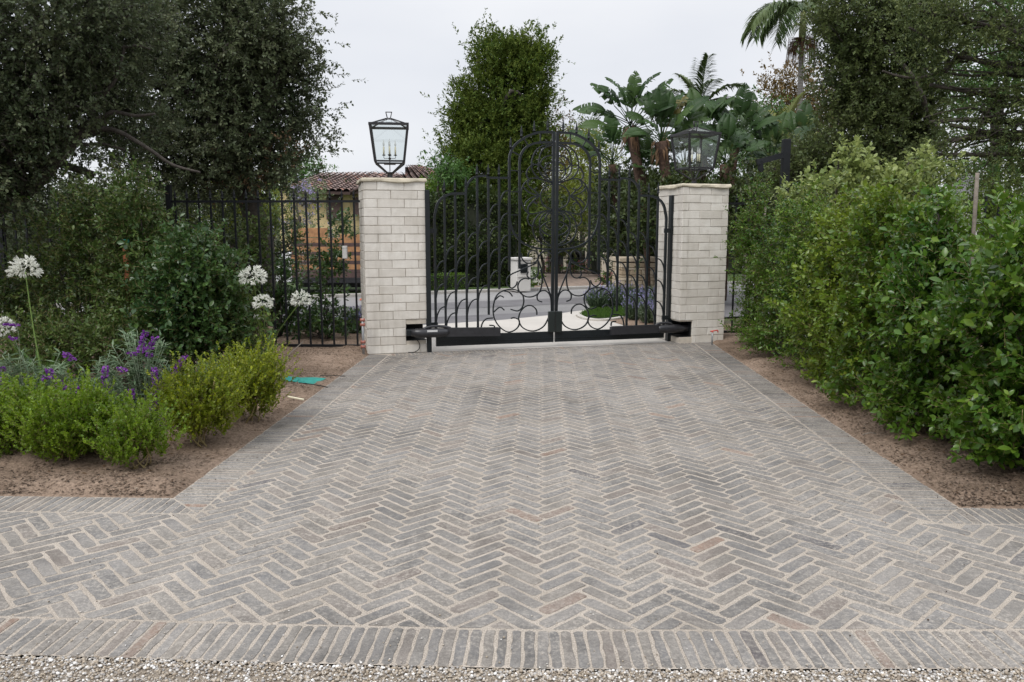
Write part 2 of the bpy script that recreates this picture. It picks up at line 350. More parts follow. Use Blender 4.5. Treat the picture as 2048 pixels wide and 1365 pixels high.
# ------------------------------------------------ driveway: herringbone field with soldier borders
BL, BW = .268, .079
ANG = R(45)
XL, XR = -2.20, 2.43                     # outer edges of the side borders
BD = .262                                # border depth
xl, xr = XL+BD, XR-BD
YC = G(300, 996).y; YCI = YC-BD          # cross border (near edge of planting beds)
gl, gr_ = G(856, 705), G(1345, 685)
GD = (gr_-gl).normalized(); GN = Vector((-GD.y, GD.x, 0))   # gate line direction / normal away from camera
def gate_y(x): return gl.y + (x-gl.x)*GD.y/GD.x
front_o = [G(-700, 1292), G(0, 1310), G(560, 1327), G(1100, 1340), G(2048, 1339), G(2900, 1325)]
FD = .287
front_i = [p + Vector((0, FD, 0)) for p in front_o]
def interp(poly, x):
    for a, b in zip(poly, poly[1:]):
        if a.x <= x <= b.x: return a.y+(b.y-a.y)*(x-a.x)/(b.x-a.x)
    return poly[0].y if x < poly[0].x else poly[-1].y
yfi = lambda x: interp(front_i, x)
rng = np.random.default_rng(3)
# mortar bed, one sheet per straight piece
WX = 5.2
drv = empty('driveway', (0, 5, 0), kind='structure', label='grey herringbone brick driveway between planting beds')
bed = bpy.data.meshes.new('mortar_bed')
bv = []; bf = []
gx = np.linspace(-WX, WX, 60)
for x in gx: bv += [(x, interp(front_o, x)+.004, 0), (x, YC, 0)]
for i in range(len(gx)-1): bf.append((2*i, 2*i+2, 2*i+3, 2*i+1))
n = len(bv); bv += [(XL, YC, 0), (XR, YC, 0), (XR, gate_y(XR)+.01, 0), (XL, gate_y(XL)+.01, 0)]; bf.append((n, n+1, n+2, n+3))
bed.from_pydata([(x, y-5, z) for x, y, z in bv], [], bf); bed.materials.append(M['mortar']); bed.update()
link('mortar_bed', bed, drv)
def clip(poly, a, b, c):                  # keep a*x+b*y<=c
    o = []
    for i in range(len(poly)):
        p, q = poly[i], poly[(i+1) % len(poly)]; dp = a*p[0]+b*p[1]-c; dq = a*q[0]+b*q[1]-c
        if dp <= 0: o.append(p)
        if dp*dq < 0: t = dp/(dp-dq); o.append((p[0]+(q[0]-p[0])*t, p[1]+(q[1]-p[1])*t))
    return o
def area(p): return .5*abs(sum(p[i][0]*p[(i+1) % len(p)][1]-p[(i+1) % len(p)][0]*p[i][1] for i in range(len(p))))
def round_poly(poly, r, jit, rg):
    """chamfer the corners, split long edges and roughen: the worn outline of a brick"""
    o = []; n = len(poly)
    for i in range(n):
        p = np.array(poly[i]); a = np.array(poly[i-1]); b = np.array(poly[(i+1) % n])
        la, lb = np.linalg.norm(a-p), np.linalg.norm(b-p)
        if la < 1e-5 or lb < 1e-5: continue
        rr = r*rg.uniform(.5, 1.5)
        o.append(p+(a-p)/la*min(rr, la*.35)); o.append(p+(b-p)/lb*min(rr, lb*.35))
        if lb > .12:
            d = (b-p)/lb; nn = np.array((-d[1], d[0]))
            for tt in ((.25, .45, .62, .82) if lb > .2 else (.5,)): o.append(p+d*lb*(tt+rg.uniform(-.06, .06))+nn*rg.uniform(-jit, jit))
    return [(q[0]+rg.normal(0, jit*.35), q[1]+rg.normal(0, jit*.35)) for q in o]
def slab(poly, h, rg, bev=.004, base=-.004):
    """flat-topped stone with a bevelled rim; returns verts, faces"""
    n = len(poly); c = np.mean(poly, axis=0); P_ = np.array(poly); d = c-P_; ln = np.linalg.norm(d, axis=1)[:, None]
    top = P_+d/np.maximum(ln, 1e-6)*bev; tilt = rg.normal(0, .005, 2)
    vs = [(x, y, base) for x, y in P_] + [(x, y, h*.45) for x, y in P_] + [(x, y, h+((x-c[0])*tilt[0]+(y-c[1])*tilt[1])) for x, y in top]
    fs = [tuple(range(2*n, 3*n))]
    for i in range(n):
        j = (i+1) % n; fs += [(n+i, n+j, 2*n+j, 2*n+i), (i, j, n+j, n+i)]
    return vs, fs
def ensure_ccw(p): 
    s = sum(p[i][0]*p[(i+1) % len(p)][1]-p[(i+1) % len(p)][0]*p[i][1] for i in range(len(p)))
    return p if s > 0 else p[::-1]
# prototype whole bricks, shared by alike pieces
def proto_brick(l, wd, k, joint):
    lst = []
    for _ in range(k):
        rg = rng; lw = l-joint*rg.uniform(.8, 1.25); ww = wd-joint*rg.uniform(.8, 1.25)
        poly = round_poly([(-lw/2, -ww/2), (lw/2, -ww/2), (lw/2, ww/2), (-lw/2, ww/2)], .011, .0034, rg)
        vs, fs = slab(poly, rg.uniform(.0015, .0034), rg)
        me = bpy.data.meshes.new('brick'); me.from_pydata(vs, [], fs); me.materials.append(M['brick']); me.update(); lst.append((me, vs, fs))
    return lst
PB = proto_brick(BL, BW, 20, .0178)
PBB = proto_brick(BD, .0505, 14, .0125)
PBF = proto_brick(.285, .0505, 14, .0125)
items = []        # (centre x, y, angle, proto or None, cut polygon or None, group)
def herring():
    c, s = math.cos(ANG), math.sin(ANG); x0 = .034
    for a in range(-150, 170):
        for b in range(-32, 33):
            for kind in (0, 1):
                ox, oy = a*BW+b*BL, a*BW-b*BL
                if kind == 0: rect = [(ox, oy), (ox+BL, oy), (ox+BL, oy+BW), (ox, oy+BW)]
                else: rect = [(ox+BL, oy+BW-BL), (ox+BL+BW, oy+BW-BL), (ox+BL+BW, oy+BW), (ox+BL, oy+BW)]
                wp = [(x*c-y*s+x0, x*s+y*c) for x, y in rect]
                cx = sum(p[0] for p in wp)/4; cy = sum(p[1] for p in wp)/4
                if cx < -WX or cx > WX or cy < 2.6 or cy > gate_y(cx)+.2: continue
                yield wp, cx, cy, (ANG if kind == 0 else ANG+PI/2)
fid = []
for wp, cx, cy, an in herring():
    strip = xl < cx < xr
    poly = wp
    if cy > YCI and not strip and min(p[1] for p in wp) < YCI:
        low = clip(wp, 0, 1, YCI); low = clip(low, 1, 0, XL) if cx < 0 else clip(low, -1, 0, -XR)
        if len(low) > 2 and area(low) > BL*BW*.05: fid.append((sum(p[0] for p in low)/len(low), sum(p[1] for p in low)/len(low), an, low))
    if cy > YCI:
        poly = clip(poly, 1, 0, xr); poly = clip(poly, -1, 0, -xl) if poly else poly
        if poly:
            poly = clip(poly, GN.x, GN.y, GN.x*gl.x+GN.y*gl.y-BD*.62)
    elif not strip: poly = clip(poly, 0, 1, YCI)
    if cy < 3.9 and poly:
        f = yfi(cx); sl = (yfi(cx+.1)-yfi(cx-.1))/.2; poly = clip(poly, sl, -1, sl*cx-f)
    if len(poly) < 3: continue
    ar = area(poly)
    if ar < BL*BW*.06: continue
    if ar > BL*BW*.995: fid.append((cx, cy, an, None))
    else: fid.append((cx, cy, an, poly))
def inset(poly, d):
    poly = ensure_ccw(poly); n = len(poly); q = [p for p in poly]
    for i in range(n):
        p, r = poly[i], poly[(i+1) % n]; dx, dy = r[0]-p[0], r[1]-p[1]; l = math.hypot(dx, dy)
        if l < 1e-6: continue
        nx, ny = dy/l, -dx/l; q = clip(q, nx, ny, nx*p[0]+ny*p[1]-d)
        if len(q) < 3: return []
    # drop near duplicate corners
    o = []
    for p in q:
        if not o or math.hypot(p[0]-o[-1][0], p[1]-o[-1][1]) > .006: o.append(p)
    if len(o) > 2 and math.hypot(o[0][0]-o[-1][0], o[0][1]-o[-1][1]) < .006: o.pop()
    return o if len(o) > 2 else []
def place_bricks(lst, parent, protos, nmax=300, name='brick'):
    cam2 = lambda e: math.hypot(e[0]-0, e[1]-0) + (4 if abs(math.atan2(e[0], e[1])+YAW) > R(34) else 0)
    lst = sorted(lst, key=cam2); stuffV = []; stuffF = []; tone = []
    for i, (cx, cy, an, poly) in enumerate(lst):
        cx += rng.normal(0, .0012); cy += rng.normal(0, .0012); an2 = an+rng.normal(0, .009)
        if poly is None:
            me, vs, fs = protos[int(rng.integers(len(protos)))]
            if rng.random() < .5: an2 += PI
            if i < nmax:
                o = link(name, me, parent, (cx-parent.location.x, cy-parent.location.y, 0)); o.rotation_euler = (0, 0, an2); continue
            c, s = math.cos(an2), math.sin(an2); V = [(x*c-y*s+cx, x*s+y*c+cy, z) for x, y, z in vs]
        else:
            q = inset(poly, .0085 if parent is drv else .005)
            if not q: continue
            V, fs = slab(round_poly(q, .007, .002, rng), rng.uniform(.0015, .0034), rng)
            if i < nmax:
                me = bpy.data.meshes.new(name); me.from_pydata([(x-cx, y-cy, z) for x, y, z in V], [], fs); me.materials.append(M['brick']); me.update()
                link(name, me, parent, (cx-parent.location.x, cy-parent.location.y, 0)); continue
        n = len(stuffV); stuffV += V; stuffF += [tuple(k+n for k in f) for f in fs]; tone += [rng.random()]*len(V)
    if stuffV:
        me = bpy.data.meshes.new('brick_field'); px_, py_ = parent.location.x, parent.location.y
        me.from_pydata([(x-px_, y-py_, z) for x, y, z in stuffV], [], stuffF); me.materials.append(M['brick']); me.update()
        a = me.attributes.new('tone', 'FLOAT', 'POINT'); a.data.foreach_set('value', tone)
        prop(link('brick_field', me, parent), kind='stuff')
place_bricks(fid, drv, PB)
# borders
def border(name, a, b, side, label, y_lim=None, mit=(0, 0), near=300):
    """soldier course from a to b, bricks pointing towards 'side'"""
    a = Vector(a); b = Vector(b); d = (b-a); ln = d.length; d.normalize(); nrm = Vector(side).normalized(); lst = []
    k = int(ln/.0505); st = ln/k
    for i in range(-5 if mit[0] else 0, k):
        c = a+d*(i+.5)*st+nrm*BD/2
        poly = None
        u0, u1 = i*st, (i+1)*st
        if i < 0:
            c0 = [(u0, min(BD, -u0)), (u1, -u1), (u1, BD), (u0, BD)]
            poly = [tuple((a+d*x+nrm*y)[:2]) for x, y in c0]; c = a+d*(u0+u1)/2+nrm*(BD-.06); lst.append((c.x, c.y, math.atan2(nrm.y, nrm.x), poly)); continue
        # mitre: the far end of the brick is cut where |u| < depth
        if mit[0] > 0 and u1 < BD*abs(mit[0]):
            s = mit[0]; c0 = [(u0, 0 if s > 0 else BD-u0), (u1, 0 if s > 0 else BD-u1), (u1, u1 if s > 0 else BD), (u0, u0 if s > 0 else BD)]
            poly = [tuple((a+d*x+nrm*y)[:2]) for x, y in c0]
        if mit[1] and ln-u0 < BD*abs(mit[1]):
            s = mit[1]; e0, e1 = ln-u0, ln-u1; c0 = [(u0, 0 if s > 0 else BD-e0), (u1, 0 if s > 0 else BD-e1), (u1, e1 if s > 0 else BD), (u0, e0 if s > 0 else BD)]
            poly = [tuple((a+d*x+nrm*y)[:2]) for x, y in c0]
        lst.append((c.x, c.y, math.atan2(nrm.y, nrm.x), poly))
    p = empty(name, (0, 5, 0), kind='structure', label=label); place_bricks(lst, p, PBB, near); return p
border('side_border', (XL, YC, 0), (XL, gate_y(XL)-.02, 0), (1, 0, 0), 'soldier brick border along the left planting bed', mit=(-1, 0))
border('side_border', (XR, YC, 0), (XR, gate_y(XR)-.02, 0), (-1, 0, 0), 'soldier brick border along the right planting bed', mit=(-1, 0))
border('cross_border', (XL, YC, 0), (-WX, YC, 0), (0, -1, 0), 'soldier brick border at the front of the left planting bed', mit=(-1, 0))
border('cross_border', (XR, YC, 0), (WX, YC, 0), (0, -1, 0), 'soldier brick border at the front of the right planting bed', mit=(-1, 0))
lst = []
for p, q in zip(front_o, front_o[1:]):
    d = q-p; ln = d.length; k = max(1, int(ln/.0505)); an = math.atan2(d.y, d.x)+PI/2
    for i in range(k):
        c = p+d*(i+.5)/k; 
        if abs(c.x) > WX: continue
        lst.append((c.x-math.sin(an-PI/2)*FD/2, c.y+FD/2, an+.0, None))
p = empty('front_border', (0, 3, 0), kind='structure', label='soldier brick border between herringbone paving and gravel'); place_bricks(lst, p, PBF)
# soldier row along the gate line
lst = []; an = math.atan2(GD.y, GD.x)+PI/2; k0 = (XL+BD-gl.x)/GD.x; k1 = (XR-BD-gl.x)/GD.x; k = int((k1-k0)/.0505)
for i in range(k):
    c = gl+GD*(k0+(k1-k0)*(i+.5)/k)-GN*(.085); lst.append((c.x, c.y, an, [tuple((c+GD*u*.025+GN*v*.083)[:2]) for u, v in ((-1, -1), (1, -1), (1, 1), (-1, 1))]))
p = empty('gate_border', (0, 10, 0), kind='structure', label='short soldier brick row in front of the gate'); place_bricks(lst, p, PBB)

# ------------------------------------------------ gravel in the foreground
sheet('gravel_drive', [(x, interp(front_o, x)-.002) for x in gx]+[(WX, -3), (-WX, -3)], -.009, M['gravel'])
# icosahedron pebbles
ph = (1+5**.5)/2
ico = np.array([(-1, ph, 0), (1, ph, 0), (-1, -ph, 0), (1, -ph, 0), (0, -1, ph), (0, 1, ph), (0, -1, -ph), (0, 1, -ph), (ph, 0, -1), (ph, 0, 1), (-ph, 0, -1), (-ph, 0, 1)])/1.9
icoF = np.array([(0, 11, 5), (0, 5, 1), (0, 1, 7), (0, 7, 10), (0, 10, 11), (1, 5, 9), (5, 11, 4), (11, 10, 2), (10, 7, 6), (7, 1, 8), (3, 9, 4), (3, 4, 2), (3, 2, 6), (3, 6, 8), (3, 8, 9), (4, 9, 5), (2, 4, 11), (6, 2, 10), (8, 6, 7), (9, 8, 1)])
def rotmats(rg, n):
    q = rg.normal(size=(n, 4)); q /= np.linalg.norm(q, axis=1)[:, None]; a, b, c, d = q.T
    return np.stack([np.stack([1-2*(c*c+d*d), 2*(b*c-a*d), 2*(b*d+a*c)], 1), np.stack([2*(b*c+a*d), 1-2*(b*b+d*d), 2*(c*d-a*b)], 1), np.stack([2*(b*d-a*c), 2*(c*d+a*b), 1-2*(b*b+c*c)], 1)], 1)
def pebbles(name, xy, z, size, mat, rg, flat=.7, tone_pow=1., kind='stuff'):
    n = len(xy); Rm = rotmats(rg, n); sc = size[:, None]*rg.uniform(.65, 1.25, (n, 3))
    V = ico[None]*sc[:, None, :]; V = np.einsum('nij,nkj->nki', Rm, V); V[:, :, 2] *= flat
    V += np.concatenate([xy, z[:, None]], 1)[:, None, :]
    F = icoF[None]+(np.arange(n)*12)[:, None, None]
    tn = np.repeat(rg.random(n)**tone_pow, 12)
    return prop(link(name, np_mesh(name, V.reshape(-1, 3), F.reshape(-1, 3), mat, tn, True)), kind=kind)
NP = 26000
xy = np.stack([rng.uniform(-2.5, 2.3, NP), rng.uniform(0, 1, NP)], 1)
yo = np.array([interp(front_o, x) for x in xy[:, 0]]); xy[:, 1] = yo+.001-(xy[:, 1]**1.5)*.62
pebbles('gravel', xy, rng.uniform(-.010, .001, NP), rng.uniform(.0030, .0078, NP), M['pebble'], rng)
nq = 260; xq = rng.uniform(-2.4, 2.2, nq); xyq = np.stack([xq, np.array([interp(front_o, x) for x in xq])+rng.random(nq)**3*.45], 1); pebbles('stray_gravel', xyq, np.full(nq, .006), rng.uniform(.0025, .005, nq), M['pebble'], rng)
# ------------------------------------------------ planting beds
from mathutils import noise as mnoise
def soil_h(x, y, seed=None):
    seed = (3.1 if x < 0 else 8.7) if seed is None else seed
    e = min((XL-x) if x < 0 else (x-XR), y-YC)
    h = .026+.05*mnoise.fractal(Vector((x*1.2+seed, y*1.2, 0)), 1, 2, 5)+.012*mnoise.noise(Vector((x*9, y*9, seed)))+.008*mnoise.noise(Vector((x*28, y*28, seed)))
    # ragged edge: the soil spills a little over the paving
    if e < .02: return .012+.014*mnoise.noise(Vector((x*11, y*11, seed)))+.006*mnoise.noise(Vector((x*40, y*40, seed)))-max(0, .012-e)*.9
    return max(.006, max(h, .006)*min(1, max(0, e)/.12+.12))+.004+.035*min(1, max(0, e-.1)/.5)
def soil_bed(name, x0, x1, y0, y1f, label, seed, res=.04):
    nx = int((x1-x0)/res)+1; V = []; F = []
    ny = int((12.4-y0)/res)+1
    for j in range(ny):
        for i in range(nx):
            x = x0+(x1-x0)*i/(nx-1); y = y0+(y1f(x)-y0)*j/(ny-1)
            h = soil_h(x, y)
            V.append((x, y, h))
    for j in range(ny-1):
        for i in range(nx-1): a_ = j*nx+i; F.append((a_, a_+1, a_+nx+1, a_+nx))
    me = np_mesh(name, np.array(V), np.array(F), M['soil'], None, True)
    return prop(link(name, me), label, kind='structure')
soil_bed('soil_bed', -8., XL+.04, YC-.04, lambda x: 12.4, 'brown bare soil of the left planting bed', 3.1)
soil_bed('soil_bed', XR-.04, 8., YC-.04, lambda x: 13.0, 'brown bare soil of the right planting bed', 8.7)
n = 52000; xs = np.concatenate([rng.uniform(-5, XL-.01, n//2), rng.uniform(XR+.01, 4.2, n-n//2)]); ys = YC+.01+rng.random(n)**1.6*6.2
cl_ = np.array([mnoise.noise(Vector((x*2.3, y*2.3, 4))) for x, y in zip(xs, ys)]); k_ = cl_ > rng.uniform(-.5, .35, n); xs, ys = xs[k_], ys[k_]
m = 5000
def chips(name, xs, ys, mat, l0, l1, z=.05):
    n = len(xs); a = rng.uniform(0, 2*PI, n); l = rng.uniform(l0, l1, n); w_ = l*rng.uniform(.15, .4, n)
    d = np.stack([np.cos(a), np.sin(a), rng.normal(0, .15, n)], 1); e = np.stack([-np.sin(a), np.cos(a), rng.normal(0, .3, n)], 1)
    c = np.stack([xs, ys, np.array([soil_h(x, y) for x, y in zip(xs, ys)])+.003], 1)
    V = np.stack([c-d*l[:, None]/2, c-e*w_[:, None]/2+[0, 0, .003], c+d*l[:, None]/2, c+e*w_[:, None]/2+[0, 0, .003]], 1)
    return np_mesh(name, V.reshape(-1, 3), np.arange(n*4).reshape(-1, 4), mat, np.repeat(rng.random(n), 4))
prop(link('mulch_chips', chips('mulch_chips', xs, ys, M['mulch'], .008, .032)), kind='stuff')
n = 8000; xy = np.stack([np.concatenate([rng.uniform(-4.5, XL-.02, n//2), rng.uniform(XR+.02, 4, n//2)]), rng.uniform(YC+.02, 10.5, n)], 1)
zz = np.array([soil_h(x, y) for x, y in xy])
pebbles('soil_clods', xy, zz, rng.uniform(.003, .013, n), M['soil'], rng, .8)
def ground_z(x, y): return .05

# ------------------------------------------------ gate pillars
PROT = math.atan2(GD.y, GD.x)
def pillar(name, corner, wd, dp, H, pocket, label, seed):
    """corner = front-left base corner; local x along the front, y into depth; pocket = (x0,x1,z0,z1,depth)"""
    rg = np.random.default_rng(seed)
    root = empty(name, corner, PROT, label, 'gate pillar')
    nc = 20; ch = H/nc; bl = .340; jt = .0055; off = .012
    cols = []
    # core (mortar), built around the pocket
    def core(m):
        x0, x1, z0, z1, pd = pocket
        c0, c1 = off, wd-off; d0, d1 = off, dp-off
        x0 = max(x0, c0); x1 = min(x1, c1)
        def bx(xa, xb, ya, yb, za, zb):
            if xb-xa > .001 and yb-ya > .001 and zb-za > .001: m.box(((xa+xb)/2, (ya+yb)/2, (za+zb)/2), (xb-xa, yb-ya, zb-za))
        bx(c0, c1, d0, d1, 0, z0); bx(c0, c1, d0, d1, z1, H)
        bx(c0, x0, d0, d1, z0, z1); bx(x1, c1, d0, d1, z0, z1); bx(x0, x1, d0+pd, d1, z0, z1)
    one('mortar_core', core, M['joint'], root, False)
    def brick_mesh(l, h, t):
        vs = []; b = .0035
        for y_, dx in ((t, 0), (b, 0), (0, b)):
            for sx, sz in ((0, 0), (1, 0), (1, 1), (0, 1)):
                vs.append((dx+(l-2*dx)*sx+rg.normal(0, .0012), y_+rg.normal(0, .0009), dx+(h-2*dx)*sz+rg.normal(0, .0012)))
        fs = [(8, 9, 10, 11)]
        for k in (0, 4):
            for i in range(4): j = (i+1) % 4; fs.append((k+i, k+j, k+4+j, k+4+i))
        me = bpy.data.meshes.new('brick'); me.from_pydata(vs, [], fs); me.materials.append(M['ashlar']); me.update(); return me
    cache = {}
    T = .06
    for f in range(4):
        ln = wd if f % 2 == 0 else dp
        for c in range(nc):
            z = c*ch
            s = (-.5*bl if (c+f) % 2 else -.0)-(.22*bl if seed == 2 else .0)
            e = [0]; u = s+bl
            while u < ln-.03:
                if u > .03: e.append(u)
                u += bl*1.0
            e.append(ln)
            if f % 2: e[0] = .0055; e[-1] = ln-.0055
            for a_, b_ in zip(e, e[1:]):
                a2, b2 = a_+(jt/2 if a_ > 0 else 0), b_-(jt/2 if b_ < ln else 0); zb, zt = z+jt/2, z+ch-jt/2
                # pocket clip (front face, and side face when it reaches the corner)
                if f == 0 and zt > pocket[2]+.01 and zb < pocket[3]-.01:
                    p0, p1 = pocket[0], pocket[1]
                    if a2 < p0 < b2 and b2 <= p1+.03: b2 = p0
                    elif a2 < p1 < b2 and a2 >= p0-.03: a2 = p1
                    elif a2 >= p0-.01 and b2 <= p1+.01: continue
                    elif a2 < p0 and b2 > p1: b2 = p0
                if f == 3 and pocket[0] <= 0 and zt > pocket[2]+.01 and zb < pocket[3]-.01 and b2 > ln-pocket[4]:
                    if a2 > ln-pocket[4]-.02: continue
                    b2 = ln-pocket[4]
                if f == 1 and pocket[1] >= wd and zt > pocket[2]+.01 and zb < pocket[3]-.01 and a2 < pocket[4]:
                    if b2 < pocket[4]+.02: continue
                    a2 = pocket[4]
                if b2-a2 < .012: continue
                key = (round(b2-a2, 3), int(rg.integers(3)))
                if key not in cache: cache[key] = brick_mesh(b2-a2, zt-zb, T)
                o = link('brick', cache[key], root)
                # mitre corners avoided: side faces sit inside the front/back bricks
                dy = rg.uniform(-.0025, .0025)
                if f == 0: o.location = (a2, dy, zb)
                elif f == 1: o.location = (wd-dy, a2, zb); o.rotation_euler = (0, 0, PI/2)
                elif f == 2: o.location = (wd-a2, dp-dy, zb); o.rotation_euler = (0, 0, PI)
                else: o.location = (dy, dp-a2, zb); o.rotation_euler = (0, 0, -PI/2)
    # pocket lining
    x0, x1, z0, z1, pd = pocket
    lin = MB(); xa, xb = max(x0, .004), min(x1, wd-.004)
    lin.box(((xa+xb)/2, pd-.004, (z0+z1)/2), (xb-xa, .006, z1-z0)); lin.box(((xa+xb)/2, pd/2+.02, z0+.004), (xb-xa, pd-.03, .005)); lin.box(((xa+xb)/2, pd/2+.02, z1-.004), (xb-xa, pd-.03, .005))
    if x0 > 0: lin.box((xa+.003, pd/2+.02, (z0+z1)/2), (.005, pd-.03, z1-z0-.01))
    if x1 < wd: lin.box((xb-.003, pd/2+.02, (z0+z1)/2), (.005, pd-.03, z1-z0-.01))
    lin.build('pocket_lining', M['black'], root, False)
    # cap: rough slab with a broken edge
    def cap(m):
        ov = .028; ring = []; L4 = [((-ov, -ov), (wd+ov, -ov)), ((wd+ov, -ov), (wd+ov, dp+ov)), ((wd+ov, dp+ov), (-ov, dp+ov)), ((-ov, dp+ov), (-ov, -ov))]
        for (p, q) in L4:
            for i in range(14):
                t_ = i/14; ring.append((p[0]+(q[0]-p[0])*t_, p[1]+(q[1]-p[1])*t_))
        n_ = len(ring); vs = []; cx, cy = wd/2, dp/2
        ph_ = rg.uniform(0, 9)
        for lev, (zz, ins) in enumerate(((-.008, .010), (.002, .002), (.022, .004), (.038, .014))):
            for i, (x, y) in enumerate(ring):
                w_ = .006*math.sin(i*.33+ph_)+.005*math.sin(i*.8+ph_*2)+rg.normal(0, .0015)
                s_ = 1-(ins+w_*(.9 if lev < 2 else .3))/(wd/2)
                zq = zz+(w_*.9-.004 if lev < 2 else w_*.12)+rg.normal(0, .0015)
                vs.append((cx+(x-cx)*s_, cy+(y-cy)*s_, H+zq+.006))
        fs = [tuple(range(3*n_, 4*n_)), tuple(range(n_-1, -1, -1))]
        for k in range(3):
            for i in range(n_): j = (i+1) % n_; fs.append((k*n_+i, k*n_+j, (k+1)*n_+j, (k+1)*n_+i))
        m.add(vs, fs)
    one('cap_stone', cap, M['cap'], root, False)
    return root
lc = G(735, 709.5); rc = G(1357.5, 688)
LW = (G(850.5, 706)-lc).dot(GD); LW = .775; RW = .70
LH = 2.19; RH = 2.17
def px_to_local_x(root_pt, px, py): return (G(px, py)-root_pt).dot(GD)
PL = pillar('gate_pillar', lc, LW, .75, LH, (.50, .80, .155, .375, .34), 'pale brick gate pillar on the left of the gate under the frontal lantern', 1)
PRt = pillar('gate_pillar', rc, RW, .75, RH, (-.01, .205, .085, .31, .34), 'pale brick gate pillar on the right beside the tall hedge', 2)
PL['group'] = 'gate pillars'; PRt['group'] = 'gate pillars'

# ------------------------------------------------ lanterns
def lantern(label, base, rz, s=1.):
    r = empty('pillar_lantern', base, rz, label, 'lantern', 'lanterns on the gate pillars'); I = M['lamp_iron']
    hb, ht, zb, zt, za = .185*s, .24*s, .215*s, .675*s, .765*s
    th = .030*s
    def corners(h, z): return [Vector((sx*h, sy*h, z)) for sx, sy in ((-1, -1), (1, -1), (1, 1), (-1, 1))]
    B, T = corners(hb, zb), corners(ht, zt)
    one('collar', lambda m: (m.lathe([(.045*s, 0), (.045*s, .012), (.034*s, .014), (.034*s, .07*s), (.04*s, .072*s), (.04*s, .085*s)], 14)), I, r, False)
    for i in range(4):
        one('arm', lambda m: m.tube([Vector((0, 0, .07*s))+Vector((B[i].x, B[i].y, 0))*.16, B[i]+Vector((0, 0, -.01))], .012*s, 4, smooth=False), I, r, False)
        one('corner_post', lambda m: m.tube([B[i], T[i]], th*.62, 4, smooth=False), I, r, False)
        j = (i+1) % 4
        d = (B[j]-B[i]).normalized()
        one('bottom_rail', lambda m: m.tube([B[i], B[j]], th*.5, 4, smooth=False), I, r, False)
        one('top_rail', lambda m: m.tube([T[i]-d*.012, T[j]+d*.012], th*.72, 4, smooth=False), I, r, False)
        one('roof_bar', lambda m: m.tube([T[i], Vector((T[i].x*.14, T[i].y*.14, za))], .010*s, 4, smooth=False), I, r, False)
        q = one('pane', lambda m: m.add([B[i]*1., B[j]*1., T[j]*1., T[i]*1.], [(0, 1, 2, 3)]), M['glass'], r, False)
        one('roof_pane', lambda m: m.add([T[i], T[j], Vector((T[j].x*.14, T[j].y*.14, za)), Vector((T[i].x*.14, T[i].y*.14, za))], [(0, 1, 2, 3)]), M['glass'], r, False)
    one('top_plate', lambda m: m.lathe([(.035*s, za-.01), (.035*s, za+.006), (.02*s, za+.012)], 10), I, r, False)
    one('hanging_ring', lambda m: (m.tube([(-.018*s, 0, za), (-.038*s, 0, za+.085*s)], .009*s, 4), m.tube([(.018*s, 0, za), (.038*s, 0, za+.085*s)], .0075*s, 4), m.tube([(-.043*s, 0, za+.085*s), (.043*s, 0, za+.085*s)], .0075*s, 4)), I, r, False)
    one('bottom_plate', lambda m: m.box((0, 0, zb-.028), (.15*s, .15*s, .008)), I, r, False)
    def cand(m):
        m.tube([(0, 0, zb-.12*s), (0, 0, zb+.085*s)], .006*s, 6)
        m.lathe([(.012, zb+.03*s), (.018, zb+.045*s), (.01, zb+.06*s)], 8)
        for k in range(4):
            a_ = PI/2*k+.0; c_, s_ = math.cos(a_)*.075*s, math.sin(a_)*.075*s
            m.tube(smooth_pts([(0, 0, zb+.05*s), (c_*.8, s_*.8, zb+.045*s), (c_, s_, zb+.055*s), (c_, s_, zb+.085*s)], 3), .0035*s, 5)
            m.lathe([(.006, zb+.078*s), (.024*s, zb+.086*s), (.022*s, zb+.092*s)], 8, (c_, s_, 0))
    one('candelabra', cand, I, r, False)
    for k in range(4):
        a_ = PI/2*k; c_, s_ = math.cos(a_)*.075*s, math.sin(a_)*.075*s
        cs = one('candle', lambda m: m.lathe([(.0105*s, zb+.09*s), (.0105*s, zb+.195*s)], 10, (c_, s_, 0)), M['candle'], r, False)
        one('bulb', lambda m: m.lathe([(.006*s, zb+.195*s), (.0135*s, zb+.22*s), (.0125*s, zb+.235*s), (.006*s, zb+.265*s), (.0015*s, zb+.29*s)], 10, (c_, s_, 0)), M['bulb'], cs, False)
    return r
def pil_pt(root, x, y, z): return Matrix.LocRotScale(root.location, root.rotation_euler, None) @ Vector((x, y, z))
lantern('dark iron lantern with candle bulbs on the left gate pillar, against the sky', pil_pt(PL, LW*.49, .36, LH+.055), PROT-R(8), .99)
lantern('dark iron lantern seen corner on, on the right gate pillar against paddle leaves', pil_pt(PRt, RW*.5, .36, RH+.055), PROT+R(3), 1.02)

